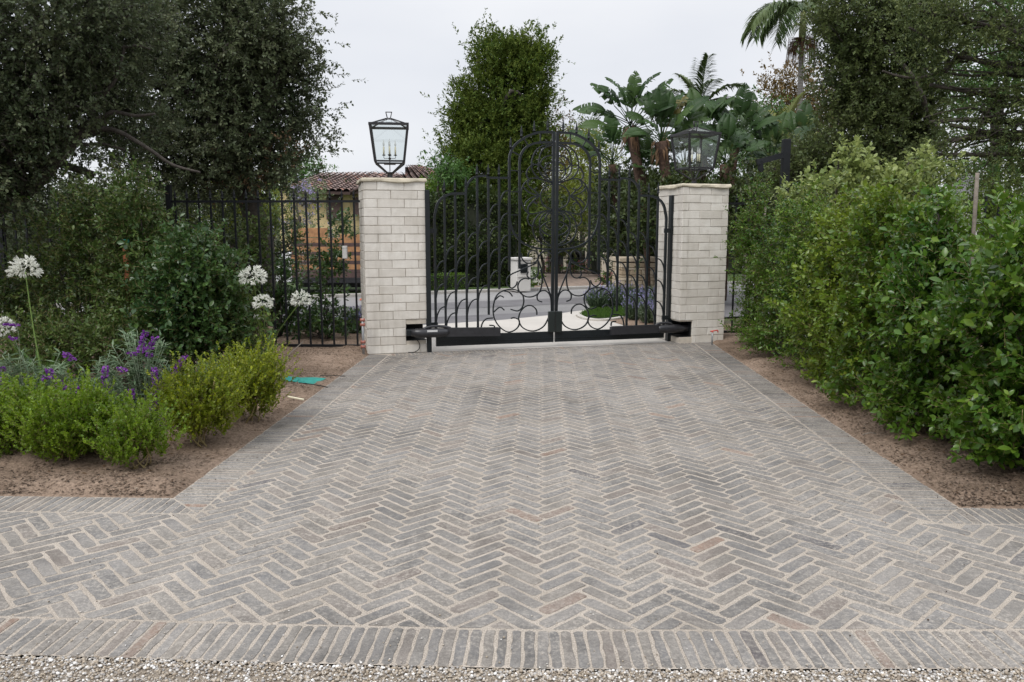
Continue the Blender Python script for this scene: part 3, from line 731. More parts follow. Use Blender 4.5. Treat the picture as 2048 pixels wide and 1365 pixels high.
# ------------------------------------------------ the iron gate
GO = G(858, 703); GE = G(1338, 684)
g_d = (GE-GO).normalized(); g_n = Vector((-g_d.y, g_d.x, 0))
def gp(px, py):                       # photo point -> gate plane coordinates (u, z)
    d = ray(px, py); o = Vector((0, 0, CAM_H)); t_ = (GO-o).dot(g_n)/d.dot(g_n); q = o+d*t_
    return ((q-GO).dot(g_d), q.z)
def z3(x, y): return gp(980+x/5.462, 230+y/5.46)
def z4(x, y): return gp(850+x/4.016, 440+y/4.015)
def z1(x, y): return gp(700+x/2.73, 220+y/2.73)
def z2(x, y): return gp(1080+x/2.843, 230+y/2.843)
uc = gp(1108.5, 600)[0]
UR = gp(1328, 560)[0]; UL = gp(870.5, 560)[0]; halfw = max(UR-uc, uc-UL)
def leaf(side, label):
    """side +1: right leaf, -1: left leaf. geometry is given in v = distance from the meeting line"""
    hinge = GO + g_d*(uc+side*halfw)
    root = empty('gate_leaf', (hinge.x, hinge.y, 0), PROT, label, 'gate', 'leaves of the iron driveway gate')
    I = M['iron']
    def W(v, z, o=0): return GO+g_d*(uc+side*v)+Vector((0, 0, z))+g_n*o
    def put(name, pts, w_=.016, t_=.02, sm=True, k=5, o=0):
        pp = [W(v, z, o) for v, z in pts]
        if sm and len(pp) > 2: pp = smooth_pts(pp, k)
        return one(name, lambda m: m.bar(pp, g_n, w_, t_), I, root)
    fr_ = lambda f, pts: [(abs(f(*p)[0]-uc), f(*p)[1]) for p in pts]
    v_of = lambda px, py: abs(gp(px, py)[0]-uc)
    zb = gp(1000, 688)[1]; zr = gp(1100, 663.5)[1]
    # picket positions taken on the left half
    vp = [v_of(x, 560) for x in (870.5, 890.5, 911.7, 933.3, 955.3, 977.3, 998.5, 1018.7, 1038.8)]
    zt_out = gp(1019, 310)[1]; zA = gp(1000, 356)[1]; zB = gp(911, 387.5)[1]
    z_hinge = gp(870, 420)[1]
    # bottom rail and frame stiles
    one('bottom_rail', lambda m: (m.bar([W(.012, (zb+zr)/2), W(vp[0], (zb+zr)/2)], g_n, zr-zb, .05), m.bar([W(.012, zb+.055, -.028), W(vp[0]+.0, zb+.055, -.028)], g_n, .012, .008)), I, root)
    put('meeting_stile', [(.026, zr-.01), (.026, gp(1107, 264)[1])], .036, .04, False)
    arcB = [(vp[0], zr-.01), (vp[0], z_hinge-.3), (vp[0], z1(465, 590)[1])]+fr_(z1, [(468, 550), (476, 518), (492, 492), (518, 472), (550, 460)])+[(vp[2], zB), (vp[3], zB)]
    put('hinge_stile', arcB, .03, .035, True, 4)
    zc = gp(934, 385)[1]; zcl = zc-.04
    arcA = [(vp[3], zr-.01), (vp[3], zcl-.4), (vp[3], z1(637, 440)[1])]+fr_(z1, [(641, 412), (654, 388), (676, 370), (706, 362), (740, 361)])+[(vp[5], zA), (vp[6], zA), (vp[7], zA)]
    put('picket_arch', arcA, .026, .03, True, 4)
    # outer arch and inner arch of the centre
    oa = fr_(z3, [(735, 192), (870, 200), (960, 227), (1060, 285), (1140, 360), (1180, 440), (1192, 520), (1190, 640)])
    vo, vi = vp[7], vp[8]
    sc = vo/oa[-1][0]; oa = [(v*(sc if i > 2 else 1+(sc-1)*i/3), z) for i, (v, z) in enumerate(oa)]; oa[0] = (.02, oa[0][1])
    put('outer_arch', oa+[(vo, gp(1198, 440)[1]), (vo, gp(1198, 540)[1])], .03, .034, True, 4)
    ia = fr_(z3, [(738, 305), (880, 312), (970, 337), (1040, 387), (1078, 450), (1092, 520), (1092, 640)])
    sc2 = vi/ia[-1][0]; ia = [(v*(sc2 if i > 2 else 1+(sc2-1)*i/3), z) for i, (v, z) in enumerate(ia)]; ia[0] = (.02, ia[0][1])
    put('inner_arch', ia+[(vi, gp(1178, 440)[1]), (vi, gp(1178, 536)[1])], .028, .032, True, 4)
    # pickets
    for k, zt_, z0 in ((1, zB, zr-.01), (2, zB, zr-.01), (4, zA, zr-.01), (5, zA, gp(977, 630)[1]), (6, zA, gp(998, 579)[1])):
        put('picket', [(vp[k], z0), (vp[k], zt_-.008)], .027, .027, False)
    # finials
    def fin(v, z, s=1.22):
        q = W(v, z); one('finial', lambda m: m.lathe([(.009*s, 0), (.009*s, .018*s), (.016*s, .022*s), (.016*s, .03*s), (.009*s, .036*s), (.015*s, .055*s), (.012*s, .08*s), (.005*s, .115*s), (.001, .135*s)], 8, q), I, root)
    fin(vp[1], zB+.012); fin(vp[2], zB+.012); fin(vp[3], zc+.03); 
    for k in (4, 5, 6): fin(vp[k], zA+.012)
    for x, y in ((800, 190), (945, 212), (1078, 275), (1188, 400)): a_ = fr_(z3, [(x, y)])[0]; fin(min(a_[0], vo), a_[1]-.005)
    # connectors between arches
    for q in ([(878, 205), (878, 300)], [(1048, 285), (1008, 350)], [(1162, 428), (1096, 462)]): put('arch_tie', fr_(z3, q), .014, .018, False)
    for y in (320+24.6, 320+66, 431, 469): zz = gp(1190, y)[1]; put('arch_tie', [(vo-.012, zz), (vi+.012, zz)], .012, .016, False)
    # quarter arcs between pickets (joins measured on the left leaf)
    for k, ys in ((0, (825, 950, 1075)), (1, (745, 872, 993, 1108)), (2, (670, 795, 915, 1033)), (3, (670, 795, 915, 1033)), (4, (595, 717, 838, 958)), (5, (515, 638, 760, 878)), (6, (442, 565, 685, 803))):
        for y in ys:
            zz = z1(540+k*58, y)[1]; a_, b_ = vp[k]-.008, vp[k+1]+.008; g_ = a_-b_; 
            put('arc_branch', [(a_, zz-.20), (a_-g_*.12, zz-.11), (a_-g_*.42, zz-.035), (a_-g_*.75, zz-.006), (b_, zz)], .0155, .02, True, 3)
    # centre ornament, upper part
    up = [[(760, 328), (850, 345), (920, 400), (955, 470), (968, 550), (955, 620), (910, 680), (850, 715), (745, 745)],
          [(750, 335), (820, 360), (870, 420), (888, 500), (893, 570), (880, 630), (840, 680), (790, 715), (745, 735)],
          [(740, 443), (800, 455), (850, 490), (878, 540)], [(885, 540), (850, 580), (800, 605), (740, 612)],
          [(740, 515), (790, 535), (820, 575), (825, 620), (805, 670), (760, 710)],
          [(895, 558), (930, 550), (965, 558)], [(968, 565), (1000, 600), (1020, 650), (1010, 690), (988, 712)],
          [(745, 742), (850, 715), (930, 697), (985, 712), (1005, 760), (980, 800), (940, 822), (905, 800)],
          [(985, 710), (1040, 760), (1068, 830), (1074, 900), (1062, 980), (1022, 1050), (985, 1090)],
          [(1050, 795), (1010, 840), (950, 870), (880, 885)], [(940, 825), (912, 850), (885, 880)],
          [(745, 758), (810, 785), (855, 840), (868, 890), (855, 950), (820, 1000), (745, 1032)],
          [(880, 895), (950, 905), (1010, 950), (1032, 985)],
          [(890, 900), (940, 940), (990, 1000), (1000, 1040), (985, 1080), (920, 1080), (850, 1060), (745, 1040)],
          [(905, 980), (935, 958), (965, 970), (985, 1000)], [(985, 1090), (1002, 1130), (992, 1180), (962, 1210), (930, 1210)],
          [(745, 1050), (820, 1055), (890, 1100), (930, 1160), (948, 1230), (930, 1310), (890, 1370), (830, 1410), (745, 1435)],
          [(745, 1050), (820, 1080), (868, 1150), (872, 1230), (855, 1310), (810, 1380), (745, 1420)],
          [(745, 1075), (790, 1090), (810, 1130), (800, 1160)], [(745, 1165), (800, 1178), (810, 1205), (780, 1240), (745, 1258)],
          [(745, 1160), (820, 1190), (862, 1240), (810, 1295), (745, 1320)]]
    for q in up:
        pts = [(max(v, .03), z) for v, z in fr_(z3, q)]
        put('scroll', pts, .0155, .02, True, 4)
    # oval bottom crossing the inner stile
    ob = fr_(z4, [(1040, 237), (1150, 232), (1240, 210), (1325, 155), (1375, 75), (1388, -10)]); ob[-1] = (vo-.004, ob[-1][1]); ob[0] = (.03, ob[0][1])
    put('oval_bar', ob, .024, .026, True, 5)
    low = [[(1070, 335), (1058, 290), (1080, 262), (1120, 250), (1155, 275), (1172, 320), (1165, 400), (1175, 440), (1200, 465), (1235, 465), (1255, 440), (1248, 410)],
           [(1250, 295), (1245, 262), (1215, 243), (1185, 255), (1170, 290), (1185, 330), (1225, 345), (1265, 340), (1295, 310), (1306, 262)],
           [(1180, 342), (1300, 395), (1380, 430), (1410, 470), (1405, 510), (1370, 535), (1340, 515), (1330, 485)],
           [(1168, 330), (1145, 400), (1136, 480), (1150, 560), (1190, 602), (1250, 610), (1302, 580), (1325, 530), (1312, 485), (1275, 463), (1240, 470)],
           [(1152, 400), (1110, 500), (1066, 610)],
           [(1135, 655), (1168, 640), (1174, 602), (1150, 570), (1110, 567), (1078, 598), (1064, 650), (1060, 735)],
           [(1378, 700), (1325, 716), (1290, 690), (1278, 640), (1290, 590), (1330, 555), (1390, 545), (1450, 560), (1490, 600), (1508, 680), (1500, 760), (1460, 830), (1400, 875), (1350, 868), (1315, 835), (1312, 790), (1350, 768), (1375, 772)],
           [(1365, 600), (1390, 568), (1430, 555)], [(1430, 605), (1462, 592), (1495, 622)], [(1425, 705), (1460, 680), (1504, 715)],
           [(1175, 755), (1180, 715), (1215, 682), (1260, 682), (1300, 720), (1315, 780), (1292, 840), (1240, 875), (1180, 880), (1120, 850), (1085, 790), (1070, 740)],
           [(1508, 760), (1560, 765), (1588, 800), (1598, 855)], [(1535, 815), (1500, 822), (1494, 852)]]
    for q in low:
        pts = fr_(z4, q); pts = [(max(v, .03), z) for v, z in pts]
        put('lower_scroll', pts, .016, .02, True, 5)
    one('lock_box', lambda m: m.bbox(W(.052, gp(1108, 643)[1], -.04), (.09, .05, .285), .006, PROT), M['lock'], root)
    one('hinge_bracket', lambda m: (m.box(W(halfw+.02, gp(866, 462)[1]), (.09, .03, .06), PROT), m.box(W(halfw+.02, .35), (.09, .03, .06), PROT)), I, root)
    return root
leaf(-1, 'left leaf of the black scrolled iron gate, hung on the nearer pillar')
leaf(1, 'right leaf of the black scrolled iron gate, in front of lavender and a stone pier')
# hinge posts
def post(name, base, size, h, label, cat, group=None):
    r = empty(name, base, PROT, label, cat, group); one('shaft', lambda m: m.bbox((0, 0, h/2), (size, size, h), .003), M['iron'], r, False)
    one('post_cap', lambda m: m.box((0, 0, h+.003), (size-.006, size-.006, .008)), M['iron'], r, False); return r
post('hinge_post', G(858.5, 704.5), .06, gp(858, 382)[1], 'slim black steel hinge post against the left gate pillar', 'hinge post', 'gate hinge posts')
q = G(1338, 682); post('hinge_post', q, .085, P(1338, 392, q.y).z, 'thick black steel hinge post in front of the right gate pillar', 'hinge post', 'gate hinge posts')

# gate openers
def opener(side, pts, label):
    # pts: pocket pin, motor start, motor end, arm end  as (px, py) in a plane in front of the gate
    off = -.13
    def gq(px, py, o=off):
        d = ray(px, py); c = Vector((0, 0, CAM_H)); t_ = (GO+g_n*o-c).dot(g_n)/d.dot(g_n); return c+d*t_
    a_, b_, c_, e_ = [gq(*p) for p in pts]
    root = empty('gate_opener', (a_.x, a_.y, 0), PROT, label, 'gate opener', 'swing arm gate openers')
    one('motor', lambda m: m.tube([a_+(b_-a_)*.0, a_+(b_-a_)*.3, a_+(b_-a_)*.35, b_, b_+(c_-b_)*.55, b_+(c_-b_)*.9, c_], [.045, .048, .058, .062, .062, .055, .048], 12), M['opener'], root)
    d = (e_-c_).normalized()
    one('arm_housing', lambda m: m.bar([c_-d*.03, c_, e_-d*.01, e_], g_n, .108, .07), M['opener'], root)
    one('housing_ridge', lambda m: m.bar([c_-d*.0+Vector((0, 0, .056)), e_+Vector((0, 0, .056))-d*.02], g_n, .008, .045), M['opener'], root)
    one('top_cover', lambda m: m.tube(smooth_pts([b_+Vector((0, 0, .05)), b_+(c_-b_)*.3+Vector((0, 0, .082)), b_+(c_-b_)*.8+Vector((0, 0, .078)), c_+d*.05+Vector((0, 0, .045))], 3), [.02]*9+[.008], 6), M['opener'], root)
    one('front_bracket', lambda m: m.box(c_+(e_-c_)*.72-Vector((0, 0, .055))+g_n*.04, (.07, .07, .035), PROT), M['iron'], root)
    one('rear_bracket', lambda m: m.bbox(a_+g_n*.06, (.12, .16, .08), .006, PROT), M['iron'], root)
    if side < 0:
        lb = one('label_plate', lambda m: m.box(b_+(c_-b_)*.35+Vector((0, 0, .032))-g_n*.0595, (.135, .005, .026), PROT), M['label'], root)
        # printed squiggle on the plate: illegible dark marks
        one('print', lambda m: [m.box(b_+(c_-b_)*.35+Vector((0, 0, .032))-g_n*.0628+g_d*(k*.013-.05), (.007 if k % 3 else .010, .002, .012), PROT) for k in range(9)], M['black'], lb)
    return root
opener(-1, [(822, 666), (845, 667), (897, 665), (1000, 664)], 'black swing gate opener arm reaching from the left pillar pocket')
opener(1, [(1374, 657), (1345, 658), (1315, 658), (1221, 662)], 'black swing gate opener arm reaching from the right pillar pocket')
# loose cable from the left pocket
kc = [pil_pt(PL, .62, .05, .26), pil_pt(PL, .62, -.02, .2), pil_pt(PL, .67, -.03, .12), pil_pt(PL, .66, -.035, .05), pil_pt(PL, .60, -.03, .012), pil_pt(PL, .52, -.02, .008)]
prop(one('cable', lambda m: m.tube(smooth_pts(kc, 5), .006, 6), M['rubber']), 'thin black cable hanging out of the left pillar pocket to the paving', 'cable')
# ------------------------------------------------ vegetation kit
def unit(v): return v/np.maximum(np.linalg.norm(v, axis=-1, keepdims=True), 1e-9)
# leaf templates: x along the leaf, y across, z up; unit length
T_SMALL = (np.array([(0, 0, 0), (.5, .24, .06), (1, 0, 0), (.5, -.24, .06)]), np.array([(0, 1, 2, 3)]))
T_ROUND = (np.array([(0, 0, 0), (.35, .30, .07), (.75, .25, .06), (1, 0, -.03), (.75, -.25, .06), (.35, -.30, .07), (.5, 0, -.02)]), np.array([(0, 6, 2, 1), (6, 3, 2, 2), (0, 5, 4, 6), (6, 4, 3, 3)]))
T_LEAF = (np.array([(0, 0, 0), (.22, .13, .05), (.52, .21, .06), (.82, .12, .0), (1, 0, -.08), (.82, -.12, .0), (.52, -.21, .06), (.22, -.13, .05), (.3, 0, 0.005), (.62, 0, -.005)]),
          np.array([(0, 8, 1, 1), (8, 9, 2, 1), (9, 4, 3, 2), (0, 7, 8, 8), (8, 7, 6, 9), (9, 6, 5, 4)]))
T_NARROW = (np.array([(0, 0, 0), (.4, .07, .03), (1, 0, -.12), (.4, -.07, .03)]), np.array([(0, 1, 2, 3)]))
def tris_of(F):
    o = []
    for f in F:
        f = list(dict.fromkeys(f)); o.append((f[0], f[1], f[2]))
        if len(f) == 4: o.append((f[0], f[2], f[3]))
    return np.array(o)
T_ALL = {k: (v, tris_of(f)) for k, (v, f) in {'small': T_SMALL, 'round': T_ROUND, 'leaf': T_LEAF, 'narrow': T_NARROW}.items()}
def frames(ax, up, rg, roll=.5):
    x = unit(ax); s = unit(np.cross(up, x)+rg.normal(0, 1e-3, ax.shape)); z = np.cross(x, s)
    a = rg.normal(0, roll, len(x))[:, None]; y = s*np.cos(a)+z*np.sin(a); z = np.cross(x, y)
    return x, y, z
def leaves_np(C, X, Y, Z, L_, tmpl, wid=1.):
    tv, tf = T_ALL[tmpl]; n = len(C)
    V = (tv[None, :, 0:1]*X[:, None]+tv[None, :, 1:2]*wid*Y[:, None]+tv[None, :, 2:3]*Z[:, None])*L_[:, None, None]+C[:, None]
    F = tf[None]+(np.arange(n)*len(tv))[:, None, None]
    return V.reshape(-1, 3), F.reshape(-1, 3), len(tv)
def to_local(V, parent):
    if parent is None: return V
    Mi = np.array(inv(parent)); return V@Mi[:3, :3].T+Mi[:3, 3]
def sphere(rg, n): return unit(rg.normal(size=(n, 3)))
def crown_anchors(lobes, nclump, ntwig, spread, rg, shell=(.72, 1.02), inner=.2, flat=.8):
    """lobes: (centre, radii). Returns twig bases, outward directions, clump tone."""
    C = np.array([l[0] for l in lobes], float); Rr = np.array([l[1] for l in lobes], float)
    wgt = (Rr[:, 0]*Rr[:, 2]+Rr[:, 1]*Rr[:, 2]+Rr[:, 0]*Rr[:, 1]); wgt /= wgt.sum()
    out_c, out_d = [], []
    tries = 0
    while sum(len(c) for c in out_c) < nclump and tries < 30:
        k = rg.choice(len(lobes), nclump, p=wgt); u = sphere(rg, nclump)
        rr = rg.uniform(*shell, nclump); m = rg.random(nclump) < inner; rr[m] = rg.uniform(.25, shell[0], m.sum())
        p = C[k]+u*Rr[k]*rr[:, None]
        q = ((p[:, None]-C[None])/Rr[None]); d = np.linalg.norm(q, axis=2); d[np.arange(nclump), k] = 9
        ok = (d.min(1) > .62) | m; out_c.append(p[ok]); out_d.append(unit(u[ok]/Rr[k][ok])); tries += 1
    P0 = np.concatenate(out_c)[:nclump]; D0 = np.concatenate(out_d)[:nclump]
    n = len(P0); ct = rg.random(n)
    A = np.repeat(P0, ntwig, 0)+rg.normal(0, 1, (n*ntwig, 3))*np.array([spread, spread, spread*flat])
    D = unit(np.repeat(D0, ntwig, 0)*.7+rg.normal(0, .55, (n*ntwig, 3)))
    return P0, A, D, np.repeat(ct, ntwig)
def twig_leaves(A, D, tone, k, length, rg, splay=.9, droop=0., pair=False):
    n = len(A); t_ = (np.arange(k)+.6)/k; L_ = length*rg.uniform(.6, 1.25, n)
    D = unit(D+np.array([0, 0, -droop]))
    base = A[:, None]+D[:, None]*(t_[None, :, None]*L_[:, None, None])
    u = unit(np.cross(D, sphere(rg, n))); v = np.cross(D, u)
    az = (np.arange(k)*2.4)[None]+rg.uniform(0, 6.28, n)[:, None]
    perp = u[:, None]*np.cos(az)[..., None]+v[:, None]*np.sin(az)[..., None]
    ax = unit(D[:, None]*math.cos(splay)+perp*math.sin(splay)+rg.normal(0, .18, (n, k, 3)))
    return base.reshape(-1, 3), ax.reshape(-1, 3), np.repeat(tone, k)
def twig_mesh(A, D, length, r, mat, parent, rg, name='twigs'):
    n = len(A); D = unit(D); e = A+D*length; u = unit(np.cross(D, sphere(rg, n))); v = np.cross(D, u)
    V = []
    for P_, rr in ((A, r), (e, r*.4)):
        for a in (0, 2.094, 4.189): V.append(P_+(u*math.cos(a)+v*math.sin(a))*rr)
    V = np.stack(V, 1); f = np.array([(0, 1, 4, 3), (1, 2, 5, 4), (2, 0, 3, 5)])
    F = f[None]+(np.arange(n)*6)[:, None, None]
    me = np_mesh(name, to_local(V.reshape(-1, 3), parent), F.reshape(-1, 4), mat)
    return prop(link(name, me, parent), kind='stuff')
UP = np.array([0, 0, 1.])
def foliage(parent, lobes, mat, rg, nclump=60, ntwig=8, k=9, spread=.12, tl=.12, ll=.04, tmpl='small', wid=1., splay=.9, droop=0., inner=.2, shell=(.72, 1.02), roll=.6,
            name='crown', twigs=None, singles=0, zmin=None, ctone=.5, size_var=.3, upb=.35, stray=0, ykeep=None):
    P0, A, D, ct = crown_anchors(lobes, nclump, ntwig, spread, rg, shell, inner)
    if upb: D = unit(D+np.array([0, 0, upb]))
    if stray:          # long shoots leaving the outline
        m = rg.random(len(A)) < stray; A[m] += D[m]*rg.uniform(.5, 2.2, m.sum())[:, None]*tl
    if zmin is not None: m = A[:, 2] > zmin+.02; A, D, ct = A[m], D[m], ct[m]; D[:, 2] = np.where(A[:, 2] < .2, np.abs(D[:, 2]), D[:, 2])
    if ykeep is not None: m = ykeep(A); A, D, ct = A[m], D[m], ct[m]
    B, X, tn = twig_leaves(A, D, ct, k, tl, rg, splay, droop)
    tn = np.clip(tn*ctone+rg.random(len(tn))*(1-ctone), 0, .999)
    X, Y, Z = frames(X, np.array([0, 0, 1.])+rg.normal(0, .35, X.shape), rg, roll)
    L_ = ll*(1+rg.normal(0, size_var, len(B)).clip(-.6, .8))
    if twigs and len(A) > 60: twig_mesh(A, D, tl, twigs, M['bark'] if twigs > .0022 else M['stem'], parent, rg)
    if singles:        # the leaves that show largest are objects of their own
        d = np.linalg.norm(B-np.array([0, 0, CAM_H]), axis=1)
        ang_ = np.abs(np.arctan2(B[:, 0], B[:, 1])+YAW); d = d+np.where(ang_ > R(33), 50, 0); order = np.argsort(d/np.maximum(L_, .01)*.0+d); pick = order[:singles]
        keep = np.ones(len(B), bool); keep[pick] = False
        tv, tf = T_ALL[tmpl]; Pm = inv(parent)
        protos = []
        for q in range(6):
            vv = tv*np.array([1, wid*rg.uniform(.9, 1.15), rg.uniform(.4, 1.5)]); me = np_mesh('leaf', vv, tf, mat, np.full(len(vv), rg.random()*.2), True); protos.append(me)
        for i in pick:
            mt = Matrix(((X[i, 0], Y[i, 0], Z[i, 0], B[i, 0]), (X[i, 1], Y[i, 1], Z[i, 1], B[i, 1]), (X[i, 2], Y[i, 2], Z[i, 2], B[i, 2]), (0, 0, 0, 1)))
            mt = Pm @ mt; o = link('leaf', protos[int(rg.integers(6))], parent); l_, q_, _s = mt.decompose()
            o.location = l_; o.rotation_euler = q_.to_euler(); o.scale = (L_[i],)*3
        B, X, Y, Z, L_, tn = B[keep], X[keep], Y[keep], Z[keep], L_[keep], tn[keep]
    V, F, nv = leaves_np(B, X, Y, Z, L_, tmpl, wid)
    me = np_mesh(name, to_local(V, parent), F, mat, np.repeat(tn, nv), tmpl in ('leaf', 'round'))
    o = link(name, me, parent)
    if singles: o['kind'] = 'stuff'
    return P0
def limbs(parent, base, lobes, P0, mat, rg, r0=.2, nb=None, name='limbs', trunk=True, bend=.15, top=None):
    """trunk to the crown and crooked limbs from it to the leaf clumps"""
    base = np.array(base, float); C = np.array([l[0] for l in lobes]); cen = C.mean(0) if top is None else np.array(top, float)
    if trunk:
        pts = [base+(cen-base)*t_+rg.normal(0, bend*.4, 3)*(0 < t_ < 1)*np.array([1, 1, .3]) for t_ in np.linspace(0, 1, 6)]
        one('trunk', lambda m: m.tube(smooth_pts([tuple(p) for p in pts], 3), list(np.linspace(r0*1.15, r0*.45, 16)), 9), mat, parent)
    m = MB()
    for c in C:
        a = cen+(base-cen)*rg.uniform(.0, .3); mid = (a+c)/2+rg.normal(0, bend, 3); m.tube(smooth_pts([tuple(a), tuple(mid), tuple(c)], 4), list(np.linspace(r0*.32, r0*.14, 9)), 6)
    idx = rg.permutation(len(P0))[:nb] if nb else range(len(P0))
    for i in idx:
        p = P0[i]; c = C[np.argmin(np.linalg.norm(C-p, axis=1))]; a = c+(cen-c)*rg.uniform(0, .6)
        q1 = a+(p-a)*.4+rg.normal(0, bend*.6, 3); q2 = a+(p-a)*.75+rg.normal(0, bend*.5, 3)
        m.tube(smooth_pts([tuple(a), tuple(q1), tuple(q2), tuple(p)], 3), list(np.linspace(r0*.13, r0*.03, 10)), 5)
    m.build(name, mat, parent)
def lobe_px(cx, cy, rx, ry, d, rd=None):
    c = P(cx, cy, d); s = d/FPX; return ((c.x, c.y, c.z), (rx*s, (rd if rd else rx*s*.8), ry*s))
def tree(name, lobes_px, mat, label, cat='tree', group=None, seed=1, base=None, r0=.18, trunk_mat='bark', limb=True, nb=None, top=None, bend=.15, **kw):
    rg = np.random.default_rng(seed); lobes = [lobe_px(*l) for l in lobes_px]
    C = np.array([l[0] for l in lobes]).mean(0)
    if base is None: base = (C[0], C[1], 0)
    root = empty(name, base, 0, label, cat, group)
    P0 = foliage(root, lobes, M[mat], rg, **kw)
    if limb: limbs(root, base, lobes, P0, M[trunk_mat], rg, r0, nb, top=top, bend=bend)
    return root, lobes, rg

# ------------------------------------------------ trees
# left: great dark oak with crooked limbs (three-quarters out of the frame) and the denser one behind it
rt, lb, rg = tree('oak_tree', [(70, 60, 170, 120, 8.6), (-90, 200, 170, 130, 8.2), (90, 230, 120, 60, 8.6), (-150, 380, 170, 70, 8.0), (230, 30, 110, 75, 9.2), (20, 330, 70, 60, 8.4), (200, 160, 90, 55, 9.4), (60, 380, 60, 30, 8.8), (255, 260, 70, 34, 9.6), (190, 350, 46, 22, 9.4)], 'oak',
      'broad dark oak with thick crooked limbs at the left edge', seed=11, base=(-7.2, 9.2, 0), r0=.26, nb=90, top=(-6.3, 9.2, 2.6), bend=.22,
      nclump=470, ntwig=16, k=11, wid=1.25, ctone=.72, twigs=.0035, spread=.18, tl=.16, ll=.042, inner=.3, stray=.12, droop=.1, upb=.1)
def limb_px(parent, pts, rad, d, mat='bark', name='limb', rg=None):
    pp = [P(x, y, dd if dd else d) for x, y, dd in [(p+(None,))[:3] for p in pts]]
    return one(name, lambda m: m.tube(smooth_pts(pp, 5), [rad[0]+(rad[1]-rad[0])*i/((len(pp)-1)*5) for i in range((len(pp)-1)*5+1)], 8), M[mat], parent)
for pts, r in (([(-60, 430), (10, 402), (60, 372), (100, 330), (130, 300), (165, 262), (205, 240)], (.13, .06)), ([(165, 265), (200, 258), (240, 265), (300, 300), (345, 330), (400, 345)], (.035, .012)),
               ([(150, 285), (175, 290), (205, 288), (250, 300)], (.025, .01)), ([(-40, 160), (10, 158), (60, 140), (110, 148)], (.04, .015)), ([(90, 345), (60, 300), (40, 240), (30, 180)], (.07, .03)),
               ([(190, 248), (225, 225), (270, 232), (310, 228)], (.03, .012)), ([(230, 100), (270, 92), (300, 98)], (.02, .008)), ([(180, 255), (190, 210), (230, 160), (250, 90)], (.04, .015))):
    limb_px(rt, pts, r, 8.9)
tree('oak_tree', [(430, 70, 150, 120, 12.2), (330, 190, 130, 100, 12.0), (520, 200, 95, 95, 12.4), (480, 60, 100, 80, 12.2), (420, 270, 120, 80, 12.0), (590, 250, 45, 60, 12.5), (300, 60, 100, 90, 11.8), (540, 320, 60, 40, 12.4), (330, 320, 90, 42, 11.8), (450, 350, 100, 30, 12.2), (560, 60, 45, 70, 12.4), (600, 160, 32, 40, 12.4)], 'oak',
     'tall dense dark oak behind the left fence, reaching towards the lantern', seed=12, base=(-4.4, 12.6, 0), r0=.22, nb=120, bend=.2,
     nclump=600, ntwig=16, k=11, wid=1.25, ctone=.72, twigs=.0035, spread=.2, tl=.21, ll=.05, inner=.3, stray=.10, droop=.08, upb=.1)
# dry twigs and leaves of that oak near the roof
tree('dry_branch_cluster', [(575, 315, 38, 26, 12.0), (480, 365, 60, 15, 12.0)], 'dead', 'brown dry leaves at the lower edge of the dense oak', 'branch', seed=13, limb=False, nclump=16, ntwig=7, k=7, spread=.14, tl=.15, ll=.04)
# centre: tall olive-green tree across the road
rt, lb, rg = tree('tall_broadleaf_tree', [(1010, 205, 64, 80, 24), (935, 400, 40, 60, 23.6), (985, 500, 56, 50, 23.4), (960, 265, 50, 74, 24), (1030, 300, 62, 86, 24), (960, 350, 58, 72, 23.5), (1000, 420, 72, 60, 23.5), (1066, 215, 30, 72, 24), (936, 225, 20, 40, 24), (1000, 128, 44, 34, 24), (1056, 140, 28, 36, 24),
      (1052, 92, 9, 30, 24), (1030, 88, 7, 28, 24), (955, 100, 6, 30, 24), (978, 105, 6, 26, 24), (1084, 112, 9, 24, 24), (1066, 72, 4, 22, 24), (1036, 66, 3, 16, 24), (905, 305, 16, 10, 24), (928, 180, 7, 30, 24), (916, 245, 10, 14, 24)], 'cypress',
      'tall olive green tree rising behind the left gate leaf', seed=21, r0=.22, nb=60, bend=.3, nclump=1050, ntwig=14, k=10, spread=.18, tl=.30, ll=.085, inner=.25, stray=.05, upb=.55, splay=.7)
tree('bronze_tree', [(1100, 250, 28, 38, 25), (1090, 320, 32, 50, 25)], 'bronze', 'small bronze tinted tree right of the tall olive green one', seed=22, r0=.05, base=(P(1045, 400, 25).x, 25, 0), nb=20, nclump=60, ntwig=10, k=8, spread=.25, tl=.28, ll=.08)
tree('young_tree', [(880, 330, 22, 18, 22), (905, 350, 22, 20, 22), (870, 318, 12, 8, 22)], 'bright', 'sparse light green tree beside the tiled roof', seed=23, r0=.06, nb=20, nclump=34, ntwig=7, k=7, spread=.16, tl=.2, ll=.085)
